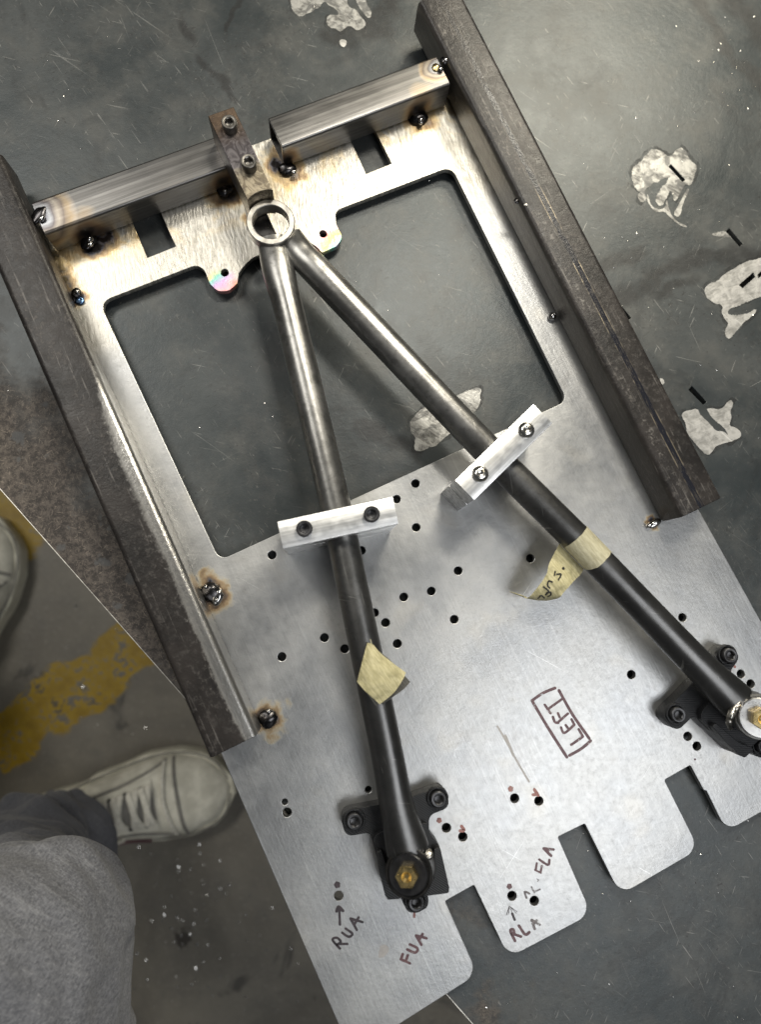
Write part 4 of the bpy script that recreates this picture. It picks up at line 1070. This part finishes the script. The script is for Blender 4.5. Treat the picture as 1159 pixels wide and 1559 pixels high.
def to_px(p):
    v = RC.transposed() @ (Vector(p) - Vector((0, 0, CAMH)))
    return Vector((CX + FPX * v.x / -v.z, CY - FPX * v.y / -v.z))
# right tube: wrap and curled flag
trd = (tr1 - tr0).normalized(); tc = W2(893, 837, TZ); sl = line_x(tc, Vector((-trd.y, trd.x)), tr0, trd)
tapeR = thing('masking_tape', 'tan masking tape wrapped round the right tube with curled inked flag', 'tape', (sl.x, sl.y, .02))
side = Vector((trd.y, -trd.x))
if side.x < 0: side = -side
rows = []
for k in range(0, 19):
    a = math.radians(-60 + 235 * k / 18)
    R_ = tR + .0004
    s_half = .0125 + .0012 * mnoise.noise(Vector((k * .4, 1, 0)))
    cut = 0.0
    row = []
    for j in range(5):
        f = -1 + j / 2
        al_ = s_half * f
        if k > 14 and f > 0: al_ *= 1 - (k - 14) * .06
        row.append(Vector((sl.x, sl.y, TZ)) + Vector((side.x, side.y, 0)) * (math.cos(a) * R_) + Vector((0, 0, math.sin(a) * R_)) + Vector((trd.x, trd.y, 0)) * al_)
    rows.append(row)
me, _ = grid_mesh(rows, 2); obj('tape_wrap', me, M_TAPE2, tapeR)
fl_rows = [((852, 828, .028), (889, 866, .026)), ((843, 845, .031), (885, 874, .029)), ((836, 860, .034), (876, 883, .032)), ((833, 873, .035), (866, 894, .034)), ((825, 886, .034), (858, 903, .033)), ((815, 899, .031), (853, 909, .031)), ((806, 909, .027), (846, 912, .027)), ((801, 911, .021), (830, 914.5, .021)), ((795, 906, .014), (806, 912, .014)), ((776, 900, .008), (779, 902, .008))]
rows = []
for A, B in fl_rows:
    row = []
    for j in range(4):
        f = j / 3; p = W(A[0] + (B[0] - A[0]) * f, A[1] + (B[1] - A[1]) * f, A[2] + (B[2] - A[2]) * f + .0016 * math.sin(PI * f))
        row.append(p)
    rows.append(row)
me, pts = grid_mesh(rows, 6, .00012, .0006); obj('tape_flag', me, M_TAPE, tapeR)
proj = [(to_px(p), p) for p in pts]
def on_sheet(x, y, lift=.0004):
    b = min(proj, key=lambda t: (t[0].x - x) ** 2 + (t[0].y - y) ** 2)[1]
    return W(x, y, b.z + lift)
q = lambda pts: zp(pts, 770, 790, 6.818)
for s in ([(590, 515), (610, 520), (600, 500)], [(520, 540), (510, 590)], [(530, 575), (580, 575), (550, 635)], [(490, 655), (450, 645), (440, 690), (465, 720)], [(390, 700), (450, 750), (415, 790)], [(425, 770), (470, 760), (470, 790), (440, 805)], [(340, 825), (375, 795), (405, 822)]):
    px = smooth_path([(x, y, 0) for x, y in q(s)], 5)
    obj('pen_stroke', sweep([on_sheet(p.x, p.y) for p in px], .00055, 6), M_PEN, tapeR)
# left tube: folded flag
tld = (tl1 - tl0).normalized(); tcl = W2(556, 995, TZ); sl2 = line_x(tcl, Vector((-tld.y, tld.x)), tl0, tld)
tapeL = thing('masking_tape', 'pale yellow square flag of folded masking tape on the left tube', 'tape', (sl2.x, sl2.y, .04))
Q = lambda x, y, z: W(530 + x / 10.54, 950 + y / 10.54, z)
quad = [[(310, 300, .0475), (250, 520, .049), (195, 730, .050), (145, 930, .049)], [(400, 330, .0485), (400, 560, .0520), (330, 830, .053), (240, 1040, .051)], [(560, 500, .0475), (610, 690, .0515), (520, 960, .053), (380, 1170, .051)], [(930, 780, .046), (860, 930, .0485), (730, 1110, .049), (510, 1288, .0485)]]
me, _ = grid_mesh([[Q(*p) for p in r] for r in quad], 8, .00012, .0007); obj('tape_flag', me, M_TAPE, tapeL)
quad = [[(305, 290, .0468), (240, 560, .0470), (200, 760, .0470), (165, 950, .0470)], [(480, 420, .0466), (480, 650, .0466), (420, 900, .0466), (330, 1150, .0466)], [(700, 600, .0455), (700, 800, .0455), (600, 1050, .0460), (420, 1280, .0465)], [(1003, 930, .044), (900, 1040, .044), (700, 1190, .045), (490, 1342, .0460)]]
me, _ = grid_mesh([[Q(*p) for p in r] for r in quad], 6); obj('tape_back', me, M_TAPEBACK, tapeL)
rows = []
sd2 = Vector((tld.y, -tld.x)); sd2 = sd2 if sd2.x > 0 else -sd2
cw = line_x(W2(569, 985, TZ), Vector((-tld.y, tld.x)), tl0, tld)
for k in range(9):
    a = math.radians(-30 + 95 * k / 8); R_ = tR + .0004; row = []
    for j in range(4):
        row.append(Vector((cw.x, cw.y, TZ)) + Vector((sd2.x, sd2.y, 0)) * math.cos(a) * R_ + Vector((0, 0, math.sin(a) * R_)) + Vector((tld.x, tld.y, 0)) * (-.0105 + j / 3 * .022 + (.004 if k > 6 else 0)))
    rows.append(row)
me, _ = grid_mesh(rows, 3); obj('tape_wrap', me, M_TAPE2, tapeL)

# ------------------------------------------------------------------ person: two legs seated at the bench
def shoe_parts(M, L=.295, mirror=1):
    """local x heel to toe, z up, sole at z = 0"""
    def halfw(t):
        pts = [(0, .020), (.04, .031), (.15, .036), (.35, .036), (.52, .042), (.68, .0515), (.80, .051), (.90, .043), (.96, .030), (1.0, .006)]
        for (a, b), (c, d) in zip(pts, pts[1:]):
            if t <= c: f = (t - a) / (c - a); f = f * f * (3 - 2 * f) * .5 + f * .5; return b + (d - b) * f
        return pts[-1][1]
    def topz(t):
        pts = [(0, .080), (.10, .092), (.28, .098), (.42, .092), (.55, .076), (.68, .064), (.80, .056), (.92, .047), (1.0, .030)]
        for (a, b), (c, d) in zip(pts, pts[1:]):
            if t <= c: f = (t - a) / (c - a); return b + (d - b) * f
        return pts[-1][1]
    def cy(t): return mirror * .010 * math.sin(PI * t) * (1 if t > .4 else .6)
    N = 40; K = 20
    bm = bmesh.new(); rings = []
    for i in range(N + 1):
        t = i / N; t = .5 - .5 * math.cos(PI * t) if i in (0, N) else t
        hw, tz = halfw(t), topz(t); ring = []
        for k in range(K + 1):
            a = PI * k / K
            c, s = math.cos(a), math.sin(a)
            yy = math.copysign(abs(c) ** .75, c) * hw * (1 - .12 * s); zz = .022 + (tz - .022) * s ** .72
            wr = .0016 * mnoise.noise(Vector((t * 14, yy * 60, 3))) * (1 if t < .7 else .4)
            ring.append(bm.verts.new((t * L, cy(t) + yy, zz + wr)))
        rings.append(ring)
    for a, b in zip(rings, rings[1:]):
        for k in range(K): bm.faces.new((a[k], a[k + 1], b[k + 1], b[k]))
    bm.faces.new(rings[0]); bm.faces.new(rings[-1][::-1])
    upper = finish(bm, angle=60)
    loop = []
    for i in range(N + 1):
        t = i / N; loop.append(Vector((t * L * 1.012 - .002 + (.004 if i == N else 0), cy(t) + halfw(t) + .0045)))
    for i in range(N, -1, -1):
        t = i / N; loop.append(Vector((t * L * 1.012 - .002 + (.004 if i == N else 0), cy(t) - halfw(t) - .0045)))
    sole = slab(loop, [], .0, .030, .004, 3, 50)
    parts = [('upper', upper, M_SHOE), ('sole', sole, M_SOLE)]
    def surf(t, f, lift=.002):
        """point on the upper: f from -1 to 1 across"""
        hw, tz = halfw(t), topz(t); a = math.acos(max(-1, min(1, f)))
        c, s = math.cos(a), math.sin(a)
        yy = math.copysign(abs(c) ** .75, c) * hw * (1 - .12 * s); zz = .022 + (tz - .022) * s ** .72
        return Vector((t * L, cy(t) + yy, zz + lift))
    # grey suede throat panel and tongue
    rows = [[surf(t, f, .0022 - .001 * abs(f)) for f in (-.34, -.17, 0, .17, .34)] for t in (.40, .48, .56, .64, .70)]
    tongue, _ = grid_mesh(rows, 3, .001); parts.append(('tongue', tongue, M_SHOE2))
    for sgn in (-1, 1):
        rows = [[surf(t, f * sgn, .003) for f in (.30, .44, .58)] for t in (.38, .46, .54, .62, .70)]
        g, _ = grid_mesh(rows, 3, .0015); parts.append(('eyelet_panel', g, M_SHOE))
        for t in (.42, .48, .54, .60, .66):
            parts.append(('eyelet', sweep([surf(t, .38 * sgn, .0042), surf(t, .38 * sgn, .0052)], .0032, 10), M_DARK))
    for i, t in enumerate((.43, .49, .55, .61, .66)):
        pth = smooth_path([surf(t, -.40, .004), surf(t + .01, -.2, .0075), surf(t + .016, 0, .0085), surf(t + .024, .2, .0075), surf(t + .03, .40, .004)], 5)
        parts.append(('lace', sweep(pth, .0044, 8, [(1.0, .55)] * len(pth)), M_LACE))
        pth = smooth_path([surf(t, .40, .004), surf(t + .012, .15, .010), surf(t + .02, -.12, .010), surf(t + .03, -.40, .004)], 5)
        parts.append(('lace', sweep(pth, .0042, 8, [(1.0, .55)] * len(pth)), M_LACE))
    pth = smooth_path([surf(.52, -.2, .012), surf(.47, -.55, .010), surf(.50, -.85, .006), surf(.56, -.75, .008)], 6)
    parts.append(('lace', sweep(pth, .0026, 8), M_LACE))
    # toe cap seam and side stripe
    pth = smooth_path([surf(.79, f, .0012) for f in (-.97, -.7, -.35, 0, .35, .7, .97)], 5)
    parts.append(('toe_seam', sweep(pth, .0022, 8), M_SHOE2))
    pth = smooth_path([surf(.735 + .02 * abs(f), f, .0014) for f in (-.9, -.6, -.3, 0, .3, .6, .9)], 5)
    parts.append(('toe_seam', sweep(pth, .0030, 8), M_LACE))
    for sg in (-1, 1):
        pth = smooth_path([surf(t, sg * f, .0012) for t, f in ((.36, .62), (.48, .64), (.60, .66), (.70, .78), (.76, .95))], 5)
        parts.append(('stitched_seam', sweep(pth, .0016, 6), M_SHOE2))
        pth = smooth_path([Vector((t * L, cy(t) + sg * (halfw(t) + .0012), .031)) for t in (.03, .15, .30, .45, .60, .72, .82, .90, .96, .995)], 5)
        parts.append(('sole_line', sweep(pth, .0011, 6), M_SHOE2))
    pth = smooth_path([surf(t, -.985 * mirror, .006) for t in (.42, .50, .58, .64)], 4)
    parts.append(('side_stripe', sweep(pth, .003, 8), M_STRIPE))
    return parts
pers = thing('person', 'person seated beside the table in grey denim trousers and cream lace-up sneakers', 'person', (-.52, -.27, FLOOR_Z))
def add_shoe(toe_px, back_px, mirror):
    toe = W(*toe_px, FLOOR_Z + .025); back = W(*back_px, FLOOR_Z + .025)
    d = (toe - back); d.z = 0; d.normalize(); heel = toe - d * .300
    M = axes_matrix((heel.x, heel.y, FLOOR_Z + .0004), d)
    parts = shoe_parts(M, mirror=mirror); up = None
    for n, me, mt in parts:
        if n == 'upper':
            up = obj('shoe', me, mt, pers, M)
        else:
            obj(n, me, mt, up, M)
    return heel, d
heel1, d1 = add_shoe((357, 1193), (160, 1243), 1)
heel2, d2 = add_shoe((-10, 785), (-52, 890), -1)

def leg_mesh(points, n=40, seg=10, seed=0):
    """points: (centre, half side, half up, fold amplitude); wrinkled trouser leg"""
    P_ = [Vector(p[0]) for p in points]
    path = smooth_path(P_, seg); bm = bmesh.new(); rings = []; m = len(points) - 1
    for i, c in enumerate(path):
        t = i / (len(path) - 1) * m; k = min(int(t), m - 1); f = t - k; f = f * f * (3 - 2 * f)
        rs = points[k][1] + (points[k + 1][1] - points[k][1]) * f; ru = points[k][2] + (points[k + 1][2] - points[k][2]) * f
        am = points[k][3] + (points[k + 1][3] - points[k][3]) * f
        tg = (path[min(i + 1, len(path) - 1)] - path[max(i - 1, 0)]).normalized()
        s = tg.cross(Vector((0, 0, 1)))
        if s.length < .15: s = Vector((-d1.y, d1.x, 0)) * -1
        s = Vector((0, 1, 0)) - tg * tg.y; s.normalize(); u = s.cross(tg).normalized()
        ring = []
        for j in range(n):
            a = 2 * PI * j / n; ca, sa = math.cos(a), math.sin(a)
            v = c + s * (math.copysign(abs(ca) ** .78, ca) * rs) + u * (math.copysign(abs(sa) ** .78, sa) * ru)
            nr = (v - c).normalized()
            q_ = v.x * .82 + v.y * -.57; q2 = v.x * .57 + v.y * .82
            fold = max(0, mnoise.noise(Vector((q_ * 9, q2 * 46, v.z * 30 + seed)))) * 2.2 + mnoise.noise(Vector((q_ * 14, q2 * 80, v.z * 60))) * .3
            v = v + nr * fold * am * 1.5
            w = mnoise.noise(Vector((i * 5.5 / seg + math.cos(a) * 1.4, math.sin(a) * 1.6, seed))) + .5 * mnoise.noise(Vector((i * 11. / seg, a * 1.1, seed + 4)))
            ring.append(bm.verts.new(v + nr * am * w))
        rings.append(ring)
    for a, b in zip(rings, rings[1:]):
        for j in range(n): bm.faces.new((a[j], a[(j + 1) % n], b[(j + 1) % n], b[j]))
    return bm, rings
ank1 = heel1 + d1 * .075
k1 = W(92, 1512, .045)
hip1 = Vector((-.66, -.40, .06))
pts1 = [((ank1.x + .045, ank1.y + .002, FLOOR_Z + .098), .062, .075, .003), ((ank1.x + .012, ank1.y, FLOOR_Z + .150), .066, .070, .007), ((ank1.x + .03, ank1.y + .005, FLOOR_Z + .26), .068, .068, .005),
        ((ank1.x + .085, ank1.y + .012, FLOOR_Z + .36), .074, .072, .004), ((k1.x - .062, k1.y - .040, -.030), .104, .082, .004), ((k1.x - .100, k1.y - .046, .012), .110, .076, .005), ((k1.x - .22, k1.y - .055, .030), .106, .082, .005), ((hip1.x, hip1.y, .05), .110, .10, .003)]
bm, rings = leg_mesh(pts1, 120, 30, 1)
tro1 = finish(bm, angle=80)
ank2 = heel2 + d2 * .075
pts2 = [((ank2.x, ank2.y, FLOOR_Z + .100), .062, .072, .003), ((ank2.x - .02, ank2.y - .02, FLOOR_Z + .16), .066, .070, .005), ((ank2.x - .06, ank2.y - .05, FLOOR_Z + .33), .070, .068, .004), ((ank2.x - .10, ank2.y - .08, -.03), .082, .078, .003), ((ank2.x - .15, ank2.y - .11, .02), .086, .078, .003), ((-.62, -.24, .05), .10, .095, .002), ((hip1.x - .02, hip1.y + .08, .05), .11, .105, .002)]
bm2, _ = leg_mesh(pts2, 40, 8, 5)
tro2 = finish(bm2, angle=80)
bmj = bmesh.new(); bmj.from_mesh(tro1); bmj.from_mesh(tro2); tro = finish(bmj, angle=80)
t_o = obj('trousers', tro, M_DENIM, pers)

# ------------------------------------------------------------------ loose metal chips
def chips(name, label, spots, z, smin, smax):
    bm = bmesh.new()
    for x, y in spots:
        c = W(x, y, z); s = random.uniform(smin, smax); ang = random.uniform(0, PI)
        M = Matrix.Translation((c.x, c.y, z + s * .3)) @ Matrix.Rotation(ang, 4, 'Z') @ Matrix.Rotation(random.uniform(-.6, .6), 4, 'X') @ Matrix.Diagonal((s * random.uniform(.8, 2.2), s * random.uniform(.5, 1), s * .4, 1))
        bmesh.ops.create_icosphere(bm, subdivisions=1, radius=1, matrix=M)
    me = finish(bm, smooth=False); o = obj(name, me, M_CHIP); o['kind'] = 'stuff'; o['label'] = label; o['category'] = 'metal chips'
    return o
random.seed(11)
sp = []
for i in range(80): sp.append((random.gauss(265, 45), random.gauss(1385, 75)))
for i in range(26): sp.append((random.uniform(200, 480), random.uniform(1290, 1559)))
for i in range(14): sp.append((random.uniform(60, 260), random.uniform(880, 1130)))
chips('floor_chips', 'tiny bright metal chips scattered on the concrete floor', sp, FLOOR_Z, .0005, .0018)
sp = [(782, 262), (1080, 413), (988, 468), (1088, 262 / 2 - 36), (1134, 95), (1072, 43), (1112, 62), (1030, 40), (1150, 133), (1102, 142), (1005, 370 / 2), (72, 92), (173, 154), (741, 1534), (872, 1380), (910, 1290), (1068, 1300), (1093, 1330), (896, 1295), (402, 614), (304, 651), (416, 634), (700, 1460), (1103, 210), (1125, 270)]
for i in range(60): sp.append((random.uniform(0, 1159), random.uniform(0, 600)))
for i in range(30): sp.append((random.uniform(880, 1159), random.uniform(150, 700)))
for i in range(28): sp.append((random.uniform(760, 1159), random.uniform(1250, 1559)))
for i in range(26): sp.append((random.gauss(1110, 40), random.gauss(70, 50)))
chips('table_chips', 'tiny bright metal chips scattered on the dark table top', sp, TABLE_Z, .00018, .00065)
